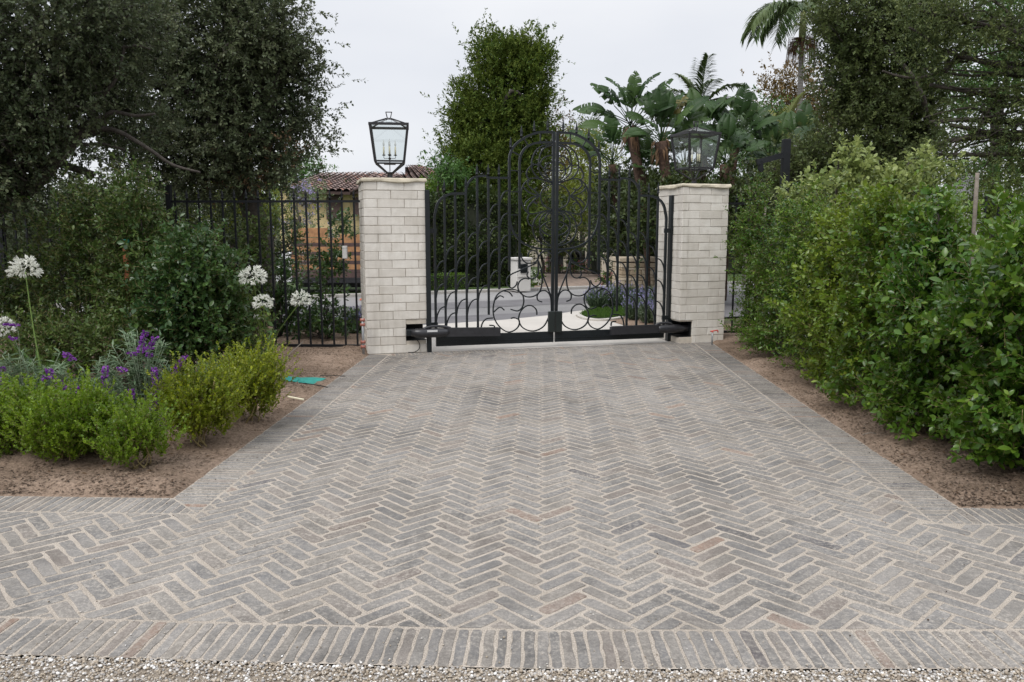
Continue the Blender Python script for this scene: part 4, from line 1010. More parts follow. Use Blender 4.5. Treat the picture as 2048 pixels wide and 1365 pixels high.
# dark ivy-like hedge wall and clipped low hedge under it
rg = np.random.default_rng(31)
def hedge_block(name, pts, w_, h, mat, label, dens=900, ll=.05, wob=.2, seed=1, cat='hedge'):
    """leafy box hedge following a line: leaves in a jittered skin plus a dark leafy inside"""
    rg = np.random.default_rng(seed); root = empty(name, pts[0], 0, label, cat); Bs = []; Xs = []
    for p, q in zip(pts, pts[1:]):
        p = np.array(p); q = np.array(q); d = q-p; ln = np.linalg.norm(d); d = d/ln; nn = np.array([d[1], -d[0], 0])
        n = int(dens*ln*(h*2+w_)); s = rg.random(n)*ln; f = rg.random(n); z = rg.random(n)*h; v = np.full(n, w_/2)*np.where(rg.random(n) < .8, 1, -1)
        topm = f < w_/(2*h+w_); z[topm] = h; v[topm] = rg.uniform(-w_/2, w_/2, topm.sum())
        wobv = np.array([mnoise.noise(Vector((a*1.1+seed, b*1.3, 0))) for a, b in zip(s, z)])*wob
        dep = rg.random(n)**2*-.25
        B = p+d*s[:, None]+nn*((np.abs(v)+wobv+dep)*np.sign(v))[:, None]; B[:, 2] = z+np.where(topm, wobv+dep*.6, 0)
        X = unit(nn*np.sign(v)[:, None]*.6+np.where(topm[:, None], UP, 0*UP)+rg.normal(0, .6, (n, 3))+[0, 0, .2]); Bs.append(B); Xs.append(X)
    B = np.concatenate(Bs); X = np.concatenate(Xs); X, Y, Z = frames(X, UP+rg.normal(0, .4, X.shape), rg, .7)
    tn = np.array([mnoise.noise(Vector((b[0]*1.5, b[1]*1.5, b[2]*1.5)))*.9+.45 for b in B])+rg.uniform(-.25, .25, len(B))
    V, F, nv = leaves_np(B, X, Y, Z, ll*(1+rg.normal(0, .25, len(B)).clip(-.5, .6)), 'small', 1.2)
    me = np_mesh('foliage', to_local(V, root), F, M[mat], np.repeat(tn.clip(0, .99), nv)); link('foliage', me, root)
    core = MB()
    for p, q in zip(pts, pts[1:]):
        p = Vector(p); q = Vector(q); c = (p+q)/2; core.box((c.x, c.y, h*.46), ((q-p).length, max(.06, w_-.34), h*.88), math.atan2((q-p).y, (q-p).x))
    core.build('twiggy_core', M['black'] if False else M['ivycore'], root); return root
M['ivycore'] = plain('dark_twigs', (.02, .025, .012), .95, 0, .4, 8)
vr = lambda s, w_, z=0: tuple(RA+rd*s+rn*w_+Vector((0, 0, z)))
hedge_block('ivy_hedge', [vr(.1, 2.0), vr(3.1, 2.0)], 1.2, 2.55, 'ivy', 'high dark ivy clad hedge across the road behind the low clipped hedge', 650, .085, .5, 41)
hedge_block('clipped_hedge', [vr(-.6, .95), vr(1.3, .95)], .55, .42, 'hedge', 'low clipped bright green hedge along the far kerb', 1500, .035, .05, 42)
hedge_block('ivy_hedge', [vr(-30, 6.0), vr(-9, 6.5)], 1.5, 2.6, 'ivy', 'long dark hedge across the road behind the planked truck', 420, .1, .6, 43)
hedge_block('ivy_hedge', [vr(7.4, 4.2), vr(24, 5.)], 1.6, 3.2, 'ivy', 'high dark hedge across the road behind the stone pier', 360, .1, .6, 44)
hedge_block('ivy_hedge', [vr(2.6, 9), vr(6.5, 11)], .8, 2.6, 'ivy', 'short dark hedge at the back of the neighbouring drive', 260, .1, .5, 45)

# right: shrubs, paddle trees, palms, oaks
tree('oak_tree', [(1735, 50, 90, 90, 15), (1722, 170, 72, 80, 15), (1770, 130, 90, 100, 15), (1650, 320, 62, 44, 14.6), (1750, 270, 95, 70, 14.8), (1830, 60, 70, 80, 15), (1740, 350, 100, 40, 14.5), (1840, 250, 40, 70, 14.8), (1590, 345, 40, 34, 14.4)], 'oakr',
     'massive olive brown oak behind the right hedge, left of the bare limbs', seed=51, base=(8.2, 16.2, 0), top=(7.0, 15.6, 3.0), r0=.2, nb=120, bend=.3, nclump=600, ntwig=15, k=10, wid=1.25, twigs=.0035, spread=.19, tl=.22, ll=.058, inner=.12, stray=.04, upb=.1, ctone=.75)
rt, lb, rg = tree('oak_tree', [(1900, 20, 75, 45, 12.6), (2000, 50, 90, 70, 12.4), (2060, 200, 90, 110, 12.2), (1960, 220, 50, 26, 12.6), (1890, 105, 45, 22, 12.6), (1880, 310, 60, 22, 12.5), (2040, 330, 80, 40, 12.2), (1985, 290, 45, 16, 12.6), (1860, 170, 30, 50, 12.6), (1900, 250, 40, 18, 12.6), (1840, 20, 60, 50, 12.8), (2120, 60, 90, 90, 12)], 'oakr',
     'open crowned oak with long bare horizontal limbs at the right edge', seed=52, base=(9.9, 12.8, 0), r0=.2, nb=60, bend=.22, top=(9.4, 12.6, 4.0), nclump=230, ntwig=13, k=9, spread=.2, tl=.19, ll=.05, inner=.4, stray=.12, upb=.05)
for pts, r in (([(2130, 130), (2010, 128), (1965, 122), (1915, 116), (1890, 140), (1840, 156), (1795, 152), (1765, 142)], (.07, .018)), ([(1912, 118), (1905, 104), (1880, 98), (1850, 75), (1818, 55)], (.05, .02)),
               ([(2120, 170), (2000, 148), (1950, 152), (1905, 148), (1880, 140)], (.05, .02)), ([(2150, 300), (2048, 268), (1960, 275), (1890, 284), (1850, 305), (1820, 330)], (.10, .02)),
               ([(2130, 250), (1980, 242), (1920, 240), (1860, 244)], (.09, .03)), ([(2000, 245), (1950, 218), (1900, 222), (1850, 235)], (.035, .012)), ([(2150, 180), (2020, 178), (1950, 190), (1900, 194)], (.04, .015)),
               ([(1950, 278), (1920, 300), (1880, 325)], (.03, .01)), ([(2100, 310), (1990, 312), (1930, 318), (1905, 322)], (.025, .01)), ([(2100, 40), (2010, 36), (1950, 40)], (.03, .015)), ([(1945, 30), (1950, -10), (1965, -40)], (.02, .01))):
    limb_px(rt, pts, (r[0]*.62, r[1]*.8), 12.7)
tree('bright_green_tree', [(1985, 110, 55, 110, 22), (1960, 210, 60, 60, 22), (2040, 60, 50, 80, 22), (2030, 340, 60, 40, 20)], 'bright', 'bright green leafy tree seen through the open oak at the far right', seed=53, r0=.2, nb=40, nclump=170, ntwig=11, k=8, spread=.3, tl=.3, ll=.1, inner=.2)
tree('green_mass_tree', [(1990, 395, 60, 30, 17), (2050, 420, 50, 36, 17), (1900, 430, 60, 40, 17), (1960, 330, 34, 26, 24)], 'cypress', 'rounded olive green shrub under the grey gable at far right', 'shrub', seed=54, r0=.1, nb=20, nclump=90, ntwig=10, k=8, spread=.2, tl=.22, ll=.07)
tree('background_tree', [(1590, 190, 50, 44, 34), (1610, 240, 50, 50, 34)], 'bronze', 'reddish green tree behind the tall palm trunk', seed=55, r0=.2, nb=20, nclump=110, ntwig=10, k=8, spread=.4, tl=.4, ll=.13)
tree('background_tree', [(1540, 250, 40, 50, 32), (1560, 300, 50, 50, 32), (1500, 320, 40, 40, 32)], 'bright', 'mid green tree left of the tall palm trunk', seed=56, r0=.2, nb=20, nclump=110, ntwig=10, k=8, spread=.4, tl=.4, ll=.12)
tree('background_tree', [(1170, 330, 50, 60, 34), (1140, 400, 50, 60, 30), (1200, 420, 40, 60, 30), (1160, 290, 20, 20, 34)], 'lime', 'yellow green tree seen through the middle of the gate', seed=57, r0=.1, nb=20, nclump=190, ntwig=9, k=8, spread=.35, tl=.35, ll=.11)
tree('background_tree', [(1170, 272, 36, 26, 40), (1200, 300, 30, 20, 40)], 'oak', 'thin dark distant tree showing over the yellow green one', seed=58, r0=.1, nb=20, nclump=22, ntwig=8, k=7, spread=.4, tl=.4, ll=.14)
tree('background_shrub', [(1235, 430, 34, 60, 19.5), (1300, 425, 40, 50, 16.8), (1275, 480, 40, 60, 19.3), (1225, 500, 22, 40, 19), (1330, 480, 34, 60, 19.3), (1400, 420, 80, 60, 16.8), (1480, 400, 60, 60, 16.8), (1560, 410, 60, 60, 16.8), (1260, 380, 40, 30, 18.8), (1340, 390, 40, 40, 18.8)], 'ivy', 'dark leafy thicket under the paddle leaved trees', 'shrub', seed=59, r0=.1, nb=20, nclump=330, ntwig=12, k=8, spread=.25, tl=.25, ll=.09)
# left background: shrubs beyond the fence, jacaranda, small round tree
tree('background_shrub', [(60, 480, 120, 110, 13.6), (200, 500, 90, 110, 13.6), (330, 520, 90, 90, 13.6), (130, 430, 110, 60, 13.6)], 'oak', 'very dark shrubbery behind the far left fence section', 'shrub', seed=61, r0=.1, nb=30, nclump=190, ntwig=11, k=8, spread=.2, tl=.2, ll=.075)
tree('background_shrub', [(420, 440, 80, 60, 15), (500, 450, 70, 70, 15), (400, 540, 80, 60, 15), (480, 380, 60, 30, 15), (550, 430, 26, 50, 15.5)], 'lime', 'yellow green shrub glowing between the fence bars left of the truck', 'shrub', seed=62, r0=.1, nb=50, nclump=120, ntwig=10, k=8, spread=.2, tl=.2, ll=.06)
tree('background_shrub', [(400, 480, 90, 90, 14.2), (520, 520, 60, 70, 14.2), (330, 420, 60, 60, 14.2), (590, 500, 26, 60, 14.4)], 'ivy', 'dark green shrub behind the fence left of the white agapanthus', 'shrub', seed=63, r0=.1, nb=50, nclump=120, ntwig=10, k=8, spread=.18, tl=.2, ll=.06)
tree('round_tree', [(610, 345, 30, 26, 40), (575, 360, 30, 30, 40)], 'bright', 'round green treetop rising behind the tiled roof at left', seed=64, r0=.2, nb=10, nclump=60, ntwig=10, k=7, spread=.4, tl=.4, ll=.14)
rt, lb, rg = tree('jacaranda_tree', [(608, 394, 34, 20, 25), (580, 440, 36, 40, 25), (570, 400, 30, 30, 25), (640, 500, 60, 30, 24)], 'pale', 'grey green jacaranda with lilac blossom in front of the cream house', seed=65, r0=.12, nb=40, nclump=70, ntwig=9, k=9, spread=.22, tl=.3, ll=.07)
foliage(rt, lb[:4], M['lilac'], rg, nclump=34, ntwig=6, k=8, spread=.14, tl=.18, ll=.07, name='blossom')
tree('olive_shrub', [(690, 466, 24, 34, 22), (718, 470, 16, 40, 22), (700, 490, 36, 30, 22), (660, 490, 40, 20, 22)], 'sage', 'tall grey green shrub against the cream house wall', 'shrub', seed=66, r0=.06, nb=30, nclump=42, ntwig=9, k=9, spread=.13, tl=.22, ll=.07, tmpl='narrow')
for i, (cx, cy, rx, ry, d, mt, lbx) in enumerate(((1085, 440, 40, 50, 27, 'ivy', 'dark creeper beside the far courtyard gate'), (1120, 470, 22, 30, 29, 'cypress', 'green shrub before the far courtyard arches'), (900, 420, 40, 60, 24, 'ivy', 'dark shrub left of the tall olive green tree'), (950, 470, 70, 60, 24, 'ivy', 'dark leafy mass behind the clipped hedge'), (880, 395, 26, 30, 23.5, 'hedge', 'brighter green bush at the corner of the tiled house'))):
    tree('background_shrub', [(cx, cy, rx, ry, d)], mt, lbx, 'shrub', seed=70+i, r0=.05, nb=10, nclump=50, ntwig=9, k=8, spread=.25, tl=.25, ll=.09)
# ------------------------------------------------ paddle-leaved trees (trunk with a fan of big leaves)
def paddle_leaf_mesh(rg, mat):
    """unit: petiole 1 long then a 1 long blade with splits, in the x-z plane curving over"""
    m = MB(); pet = smooth_pts([(0, 0, 0), (.5, 0, .04), (1, 0, .02)], 3)
    m.tube(pet, .018, 5)
    n = 11; drop = rg.uniform(.05, .5)
    mid = [(1+i/n*1.1, 0, .02+.06*math.sin(i/n*3)-drop*(i/n)**2.2) for i in range(n+1)]
    prof = [.05, .17, .23, .26, .27, .27, .26, .25, .22, .17, .10, .02]
    for s in (-1, 1):
        for i in range(n):
            g_ = -.002 if rg.random() < .74 else rg.uniform(.03, .08); dz = (rg.uniform(-.12, .0) if g_ > 0 else -.03); fold = .05 if g_ < 0 else rg.uniform(.0, .08)
            a, b = mid[i], mid[i+1]; wa, wb = prof[i]*1.12, prof[i+1]*1.12
            sh = .08
            v = [a, (a[0]+(b[0]-a[0])*.98, 0, b[2]), (b[0]+sh-g_, s*wb*.6, b[2]+fold), (a[0]+sh+g_*.3, s*wa*.6, a[2]+fold), (b[0]+sh*1.2-g_*1.4, s*wb, b[2]+dz), (a[0]+sh*1.2+g_*.5, s*wa, a[2]+dz)]
            m.add(v, [(0, 1, 2, 3) if s < 0 else (3, 2, 1, 0), (3, 2, 4, 5) if s < 0 else (5, 4, 2, 3)], True)
    me = m.mesh('leaf', mat); return me
rg = np.random.default_rng(5)
PADL = [paddle_leaf_mesh(rg, M['bop']) for _ in range(7)]; PADD = [paddle_leaf_mesh(rg, M['bop_dry']) for _ in range(2)]
def paddle_tree(top_px, d, base_dx, nleaf, label, seed, ll=.62, dead=True):
    tr_ = 1.1 if dead else .8; nleaf = int(nleaf*1.75)
    rg = np.random.default_rng(seed); tp = P(top_px[0], top_px[1], d); b = Vector((tp.x+base_dx, d, 0))
    root = empty('paddle_leaf_tree', b, 0, label, 'tree', 'paddle leaved trees behind the right pillar')
    mid = (tp+b)/2+Vector((base_dx*.25, 0, 0))
    pts = smooth_pts([b, mid, tp], 5)
    one('trunk', lambda m: m.tube(pts, [(.055+.008*math.sin(i*2.1)+.075*(i/(len(pts)-1))**2)*tr_ for i in range(len(pts))], 9), M['fibre'], root)
    if dead:
        def dd(m):
            for _ in range(26):
                a = rg.uniform(0, 2*PI); l = rg.uniform(.15, .45); c, s = math.cos(a), math.sin(a); z0 = rg.uniform(-.35, .1); o = tp+Vector((c*.1, s*.1, z0))
                m.add([o, o+Vector((c*.08-s*.03, s*.08+c*.03, -l*.3)), o+Vector((c*.12, s*.12, -l)), o+Vector((c*.09+s*.03, s*.09-c*.03, -l*.4))], [(0, 1, 2, 3)])
        one('dead_sheaths', dd, M['dead'], root)
    az0 = rg.uniform(-.3, .3)
    for i in range(nleaf):
        # leaves fan in one plane mostly facing the road
        f = (i/(nleaf-1)-.5)*2; tilt = f*R(84)+rg.normal(0, .12); az = az0+rg.normal(0, .5)
        sc = ll*rg.uniform(.8, 1.15)
        me = (PADD if rg.random() < .08 else PADL)[0 if rg.random() < .5 else 1] if rg.random() < .2 else PADL[int(rg.integers(7))]
        o = link('leaf', me, root); o.location = (tp-b)+Vector((0, 0, rg.uniform(-.1, .1)))
        dirv = Vector((math.sin(tilt)*math.cos(az), math.sin(tilt)*math.sin(az)+rg.normal(0, .25), math.cos(tilt)+.15)).normalized()
        zax = (UPV-dirv*dirv.z).normalized() if abs(dirv.z) < .95 else Vector((0, -1, 0)); zax = (zax+Vector((0, -.9, 0))).normalized()
        yax = zax.cross(dirv).normalized(); zax = dirv.cross(yax)
        o.rotation_euler = Matrix((dirv, yax, zax)).transposed().to_euler(); o.scale = (sc, sc*1.05, sc)
UPV = Vector((0, 0, 1))
for i, a in enumerate((((1262, 256), 17.5, .45, 12, 'paddle leaved tree with the leftmost red brown trunk'), ((1322, 284), 17., .35, 13, 'paddle leaved tree with a thick fibrous trunk left of the right lantern'),
          ((1225, 330), 19., .2, 9, 'low paddle leaved clump beside the gate arch'), ((1405, 290), 18.5, .0, 13, 'paddle leaved tree directly behind the right lantern'), ((1470, 290), 18, -.1, 11, 'paddle leaved tree between the lantern and the black bracket post'),
          ((1450, 330), 16.6, -.05, 9, 'short paddle leaved plant with a yellow leaf right of the lantern'), ((1540, 330), 18, .1, 9, 'paddle leaved plant behind the black bracket post'), ((1590, 310), 19, .1, 8, 'paddle leaved plant right of the black bracket post'),
          ((1290, 350), 18, .1, 9, 'low paddle leaved plant between the two red brown trunks'), ((1370, 340), 17.6, 0, 9, 'low paddle leaved plant in front of the dark thicket'))):
    paddle_tree(a[0], a[1], a[2], a[3], a[4], 100+i, ll=.44 if i in (5, 8, 9) else .52, dead=i in (0, 1, 3))
# ------------------------------------------------ feather palms
def frond(root, o, az, el, L_, droop, rg, mat, lw=.03, leaflen=.5, dens=48):
    m = MB(); pts = []; d = Vector((math.cos(az)*math.cos(el), math.sin(az)*math.cos(el), math.sin(el))); side = Vector((-math.sin(az), math.cos(az), 0))
    p = Vector(o); n = 12
    for i in range(n+1):
        pts.append(p.copy()); p = p+d*L_/n; d = (d+Vector((0, 0, -droop/n*(1+i/n*1.5)))).normalized()
    m.tube(pts, [.02*(1-i/n*.85)*L_/2 for i in range(n+1)], 4)
    for i in range(dens):
        t_ = .12+.88*i/dens; k = t_*n; a = int(min(k, n-1)); f = k-a; c = pts[a].lerp(pts[a+1], f); dd = (pts[a+1]-pts[a]).normalized()
        ll = leaflen*math.sin(min(1, (t_*1.05+.1))*PI*.86)**.6*rg.uniform(.85, 1.1)
        for s in (-1, 1):
            q = (dd*.75+side*s*.75+Vector((0, 0, rg.uniform(-.25, .15)))).normalized(); wv = q.cross(Vector((0, 0, 1))).normalized()*lw*.5
            e = c+q*ll*.55; tip = c+q*ll+Vector((0, 0, -ll*.28))
            m.add([c-wv*.5, e-wv, tip, e+wv, c+wv*.5], [(0, 1, 3, 4), (1, 2, 3)])
    o2 = m.build('frond', mat, root); return o2
def palm(name, top, base, rad, fr, L_, label, seed, mat='palm', elr=(-.3, 1.2), droop=1.2, crownshaft=0, trunkmat='palm_trunk', ll=.5, lw=.035, cat='palm tree', azs=None):
    rg = np.random.default_rng(seed); root = empty(name, base, 0, label, cat); top = Vector(top); b = Vector(base)
    hh = top.z-crownshaft
    one('trunk', lambda m: m.tube(smooth_pts([b, (b+top)/2+Vector((.03, 0, 0)), Vector((top.x, top.y, hh))], 6), [rad*(1.15-.02*i) for i in range(13)], 12), M[trunkmat], root)
    if crownshaft: one('crownshaft', lambda m: m.tube([Vector((top.x, top.y, hh)), Vector((top.x, top.y, hh+crownshaft*.3)), top], [rad*1.25, rad*1.35, rad*.9], 12), M['shaft_green'], root)
    for i in range(fr):
        if azs: az, el = azs[i]
        else: az = i*2.4+rg.uniform(-.3, .3); el = elr[0]+(elr[1]-elr[0])*((i*.618) % 1)
        frond(root, top+Vector((0, 0, rg.uniform(-.05, .05))), az, el, L_*rg.uniform(.85, 1.1), droop*rg.uniform(.8, 1.2), rg, M[mat], lw, ll)
    return root, rg
M['shaft_green'] = plain('crownshaft_green', (.20, .22, .08), .5, 0, .15, 4)
tb = P(1607, 22, 24); rt, rg = palm('king_palm', tb, (tb.x, 24, 0), .075, 13, 2.3, 'tall slender palm with a green crownshaft against the sky', 201, elr=(-.1, 1.0), droop=1.5, crownshaft=.8, ll=.62, lw=.05)
# hanging flower sprays
def spr(m):
    hub = P(1606, 82, 24)
    for _ in range(150):
        a = rg.uniform(0, 2*PI); r = rg.uniform(.12, .34); l = rg.uniform(.3, .75); o = hub+Vector((math.cos(a)*.1, math.sin(a)*.1, rg.uniform(-.12, .1)))
        m.tube([o, o+Vector((math.cos(a)*r, math.sin(a)*r, -.02)), o+Vector((math.cos(a)*r*1.15, math.sin(a)*r*1.15, -l))], [.010, .009, .005], 3, False)
one('flower_spray', spr, M['dead'], rt)
one('fruit_cluster', lambda m: [m.lathe([(.002, -.02), (.025, 0), (.002, .02)], 5, P(1606, 100, 24)+Vector((rg.normal(0, .12), -.18+rg.normal(0, .05), rg.normal(0, .09)))) for _ in range(50)], M['copper'], rt)
tb = P(1400, 216, 19.5); palm('feather_palm', tb, (tb.x, 19.5, 0), .08, 11, 1.2, 'feather palm rising above the paddle leaves left of centre sky', 202, elr=(.1, 1.4), droop=.85, ll=.42, lw=.05,
     azs=[(3.14, .85), (2.9, .45), (1.5, 1.45), (-1.4, 1.35), (.1, .95), (.3, .6), (2.4, 1.2), (3.5, .2), (-.6, .3), (.9, 1.1), (-2.4, .5)])
tb = P(1565, 275, 22); palm('feather_palm', tb, (tb.x, 22, 0), .09, 9, 1.5, 'yellow green feather palm beside the slender palm trunk', 203, 'palm_yellow', elr=(.3, 1.4), droop=.9, ll=.5, lw=.03)
tb = P(1500, 300, 23); palm('feather_palm', tb, (tb.x, 23, 0), .08, 8, 1.3, 'thin feather palm between the two larger feather palms', 204, 'palm', elr=(.0, 1.2), droop=1.3, ll=.45, lw=.025)
tb = P(1080, 520, 30); palm('feather_palm', (tb.x+.3, 30, 1.1), (tb.x+.3, 30, 0), .09, 7, 1.2, 'small palm in the far courtyard behind the gates', 205, 'palm_yellow', elr=(.2, 1.2), droop=1.2, ll=.4, lw=.03)

# ------------------------------------------------ right tall hedge shrubs
HG = 'tall hedge shrubs along the right border'
def shrub(name, base, lobes, mat, label, seed, cat='shrub', group=None, stems=3, sr=.014, **kw):
    rg = np.random.default_rng(seed); b = Vector(base); root = empty(name, b, 0, label, cat, group)
    lb = [((b.x+x, b.y+y, z), r) for x, y, z, r in lobes]
    P0 = foliage(root, lb, M[mat] if isinstance(mat, str) else mat, rg, zmin=.06, **kw)
    m = MB()
    for _ in range(stems):
        t_ = lb[int(rg.integers(len(lb)))][0]; o = b+Vector((rg.normal(0, .04), rg.normal(0, .04), 0))
        m.tube(smooth_pts([o, o.lerp(Vector(t_), .5)+Vector((rg.normal(0, .05), rg.normal(0, .05), 0)), Vector(t_)+Vector((0, 0, .15))], 4), list(np.linspace(sr, sr*.4, 9)), 6)
    m.build('stems', M['bark'] if sr > .01 else M['stem'], root)
    m = MB()
    if len(P0) < 12: return root, rg, lb
    for p in P0[rg.permutation(len(P0))[:40]]:
        c = min(lb, key=lambda l: (Vector(l[0])-Vector(p)).length)[0]; m.tube(smooth_pts([c, tuple((np.array(c)+p)/2+rg.normal(0, .02, 3)), tuple(p)], 2), list(np.linspace(sr*.4, sr*.15, 5)), 4, False)
    m.build('branches', M['bark'] if sr > .01 else M['stem'], root)
    return root, rg, lb
hs = [  # x, y, height, radius, label, mat, leaf length, template
    (2.86, 10.7, 2.14, .18, 'slimmest hedge shrub, hard against the right gate pillar', 'hedge', .040),
    (2.93, 9.75, 1.95, .29, 'hedge shrub second from the pillar, under the bracket post', 'hedge', .043),
    (2.98, 8.85, 1.97, .33, 'hedge shrub third from the pillar, full and mid green', 'hedge', .046),
    (2.98, 7.85, 1.93, .34, 'hedge shrub fourth from the pillar, with yellow green tips low down', 'hedge2', .050),
    (3.00, 6.95, 1.87, .36, 'hedge shrub in the middle of the row, beside the weathered short stakes', 'hedge2', .053),
    (3.04, 6.05, 1.84, .39, 'large leaved hedge shrub next to the nearest one', 'hedge', .056),
    (3.08, 5.05, 1.66, .43, 'nearest and broadest hedge shrub at the right edge, with dark glossy leaves', 'hedge', .060),
    (3.98, 5.25, 1.70, .5, 'hedge shrub beyond the nearest one, cut by the right edge of view', 'hedge', .058)]
for i, (x, y, h, r, lbx, mt, ll) in enumerate(hs):
    rr = np.random.default_rng(300+i); lobes = []
    nl = 9 if i else 6
    for k in range(nl):
        z = .17+(h-.37)*k/(nl-1); a = rr.uniform(0, 6.28); q = r*(.75+.25*math.sin(PI*min(1, z/h*1.1)))*(1.05 if z < 1.3 else .85)
        if k == nl-1: q *= .6
        q *= rr.uniform(.78, 1.14); lobes.append((math.cos(a)*r*.3, math.sin(a)*r*.25, z, (q, q*.8, .25)))
    near = i in (3, 4, 5, 6)
    root, rg, lb = shrub('hedge_shrub', (x, y, .04), lobes, mt, lbx, 320+i, group=HG, stems=4, sr=.016, nclump=int(85+r*330), ntwig=10, k=9, spread=.075, tl=.125, ll=ll*.82, tmpl='leaf', wid=1.3 if i > 2 else 1.1,
          splay=.85, inner=.18, upb=.45, stray=.10, twigs=.0018, singles=300 if near else 0, ctone=.6, shell=(.7, 1.0))
    if i in (0, 1, 3):   # flower tips
        foliage(root, lb[2:], M['bud'], rg, nclump=8, ntwig=4, k=10, spread=.03, tl=.05, ll=.010, name='buds')
# paler big-leaved shrub behind the hedge
shrub('pale_shrub', (3.75, 10.6, -.06), [(0, 0, 1.3, (.6, .5, .6)), (.05, 0, 2.0, (.55, .5, .35)), (-.35, 0, 1.9, (.35, .3, .3)), (.1, .1, 2.35, (.3, .3, .18)), (.75, .1, 1.9, (.5, .4, .4)), (1.0, .1, 2.3, (.35, .3, .22)), (1.5, .2, 2.0, (.4, .3, .35)), (-.1, 0, .7, (.6, .5, .5))], 'camellia',
      'pale yellow green shrub topping the hedge behind the black bracket post', 340, stems=4, sr=.02, nclump=150, ntwig=10, k=8, spread=.09, tl=.12, ll=.058, tmpl='leaf', wid=1.5, upb=.4, stray=.08)
shrub('pale_shrub', (5.7, 9.2, -.1), [(0, 0, 1.0, (.9, .6, .8)), (-.6, 0, 1.5, (.6, .5, .5)), (.8, 0, 1.3, (.7, .5, .6)), (1.6, .1, 1.4, (.7, .5, .6))], 'hedge', 'mid green shrub behind the nearest hedge shrubs at the right', 341, stems=4, sr=.02, nclump=110, ntwig=9, k=8, spread=.12, tl=.14, ll=.06, tmpl='leaf', wid=1.3, upb=.4)
# stakes in the hedge
def stake(x, y, h, r, label, mat='stake', lean=(0, 0), z0=.02, knots=True, group='wooden plant stakes'):
    root = empty('plant_stake', (x, y, z0), 0, label, 'stake', group)
    def f(m):
        n = 9; pts = [(lean[0]*i/n, lean[1]*i/n, h*i/n) for i in range(n+1)]; m.tube(pts, [r*(1+(.10 if knots and i % 3 == 2 else 0)) for i in range(n+1)], 9)
    one('shaft', f, M[mat], root, False); return root
q = P(1963, 352, 5.85); stake(q.x, q.y, q.z, .013, 'tall weathered bamboo stake standing out of the hedge at right', lean=(-.03, 0))
q = P(1784, 388, 7.35); stake(q.x, q.y, q.z, .012, 'thin grey stake in the middle of the hedge')
q = P(1855, 560, 6.45); a = stake(q.x, q.y, q.z+.1, .018, 'stout stake tied with green tape inside the nearer hedge')
one('tie_tape', lambda m: m.lathe([(.026, q.z-.06), (.026, q.z-.03)], 10), M['tape'], a, False)
q = P(1530, 425, 10.7); a = stake(q.x, q.y, q.z+.05, .015, 'grey stake with a green tie in the hedge near the pillar'); one('tie_tape', lambda m: m.lathe([(.022, q.z-.1), (.022, q.z-.075)], 10), M['tape'], a, False)
# ------------------------------------------------ left planting
# boxwoods: many upright sprigs of tiny leaves
def boxwood(base, r, h, mat, label, seed, ncl=90, sparse=False, yellow=0):
    r *= .92; h *= .95; ncl = int(ncl*.9)
    rr = np.random.default_rng(seed); lobes = [(0, 0, h*.55, (r*.85, r*.8, h*.42))]
    for k in range(7):
        a = k*.9+rr.uniform(-.3, .3); lobes.append((math.cos(a)*r*.5, math.sin(a)*r*.45, h*rr.uniform(.4, .82), (r*.4, r*.4, h*.26)))
    root, rg, lb = shrub('boxwood', base, lobes, mat, label, seed, 'shrub', 'boxwood balls at the front of the left bed', stems=7, sr=.006,
                         nclump=ncl, ntwig=12, k=13, spread=.034, tl=.095, ll=.017, tmpl='round', wid=1.15, splay=.7, upb=1.3, inner=.12, stray=.32, twigs=.0012, ctone=.5, shell=(.6, 1.0))
    return root
def gp2(px, py, z=.05): q = G(px, py, z); return (q.x, q.y, soil_h(q.x, q.y)-.004)
boxwood(gp2(500, 842), .27, .50, 'box_yellow', 'yellow green boxwood farthest back, beside the teal cloth', 401, 150)
boxwood(gp2(405, 885), .26, .50, 'box_yellow', 'yellow green boxwood with a bare pale stem, second from the driveway end', 402, 140)
boxwood(gp2(275, 935), .23, .35, 'box', 'loose leggy boxwood nearest the herringbone paving', 403, 62)
boxwood(gp2(140, 925), .28, .46, 'box', 'round bright green boxwood left of the leggy one', 404, 170)
boxwood(gp2(15, 915), .24, .42, 'box', 'bright green boxwood at the left edge of view', 405, 140)
boxwood(gp2(215, 905), .12, .2, 'box', 'small low boxwood between the two front ones', 407, 60)
boxwood(gp2(-90, 900), .26, .55, 'box', 'boxwood just cut by the left edge of view', 406, 110)
# tall privet shrubs
LG = 'tall shrubs in front of the left fence'
def tall(base, lobes, mat, label, seed, nclump=130, ll=.038, tmpl='leaf', buds=0, wid=1.2, singles=0, spread=.09, tl=.13, upb=.35, stray=.12):
    root, rg, lb = shrub('privet_shrub', base, lobes, mat, label, seed, group=LG, stems=4, sr=.014, nclump=nclump, ntwig=10, k=9, spread=spread, tl=tl, ll=ll, tmpl=tmpl, wid=wid, upb=upb, stray=stray, twigs=.0018, singles=singles, inner=.2)
    if buds: foliage(root, lb, M['bud'], rg, nclump=buds, ntwig=6, k=12, spread=.03, tl=.06, ll=.010, name='buds', shell=(.95, 1.05))
    return root
def lob(lst, base, d):        # lobes given by photo position at depth d
    o = []
    for cx, cy, rx, ry in lst:
        c = P(cx, cy, d); s = d/FPX; o.append((c.x-base[0], c.y-base[1], c.z, (rx*s, rx*s*.75, ry*s)))
    return o
def tall_px(lst, d, *a, **k):
    x = sum(l[0] for l in lst)/len(lst); b = P(x, 700, d); base = (b.x, d, .04); return tall(base, lob(lst, base, d), *a, **k)
tall_px([(130, 470, 60, 60), (180, 430, 55, 50), (210, 500, 70, 60), (120, 560, 60, 60), (230, 590, 60, 60), (150, 640, 70, 50)], 8.3, 'privet', 'privet shrub with cream buds left of the orange stake', 421, 190, .036, buds=26)
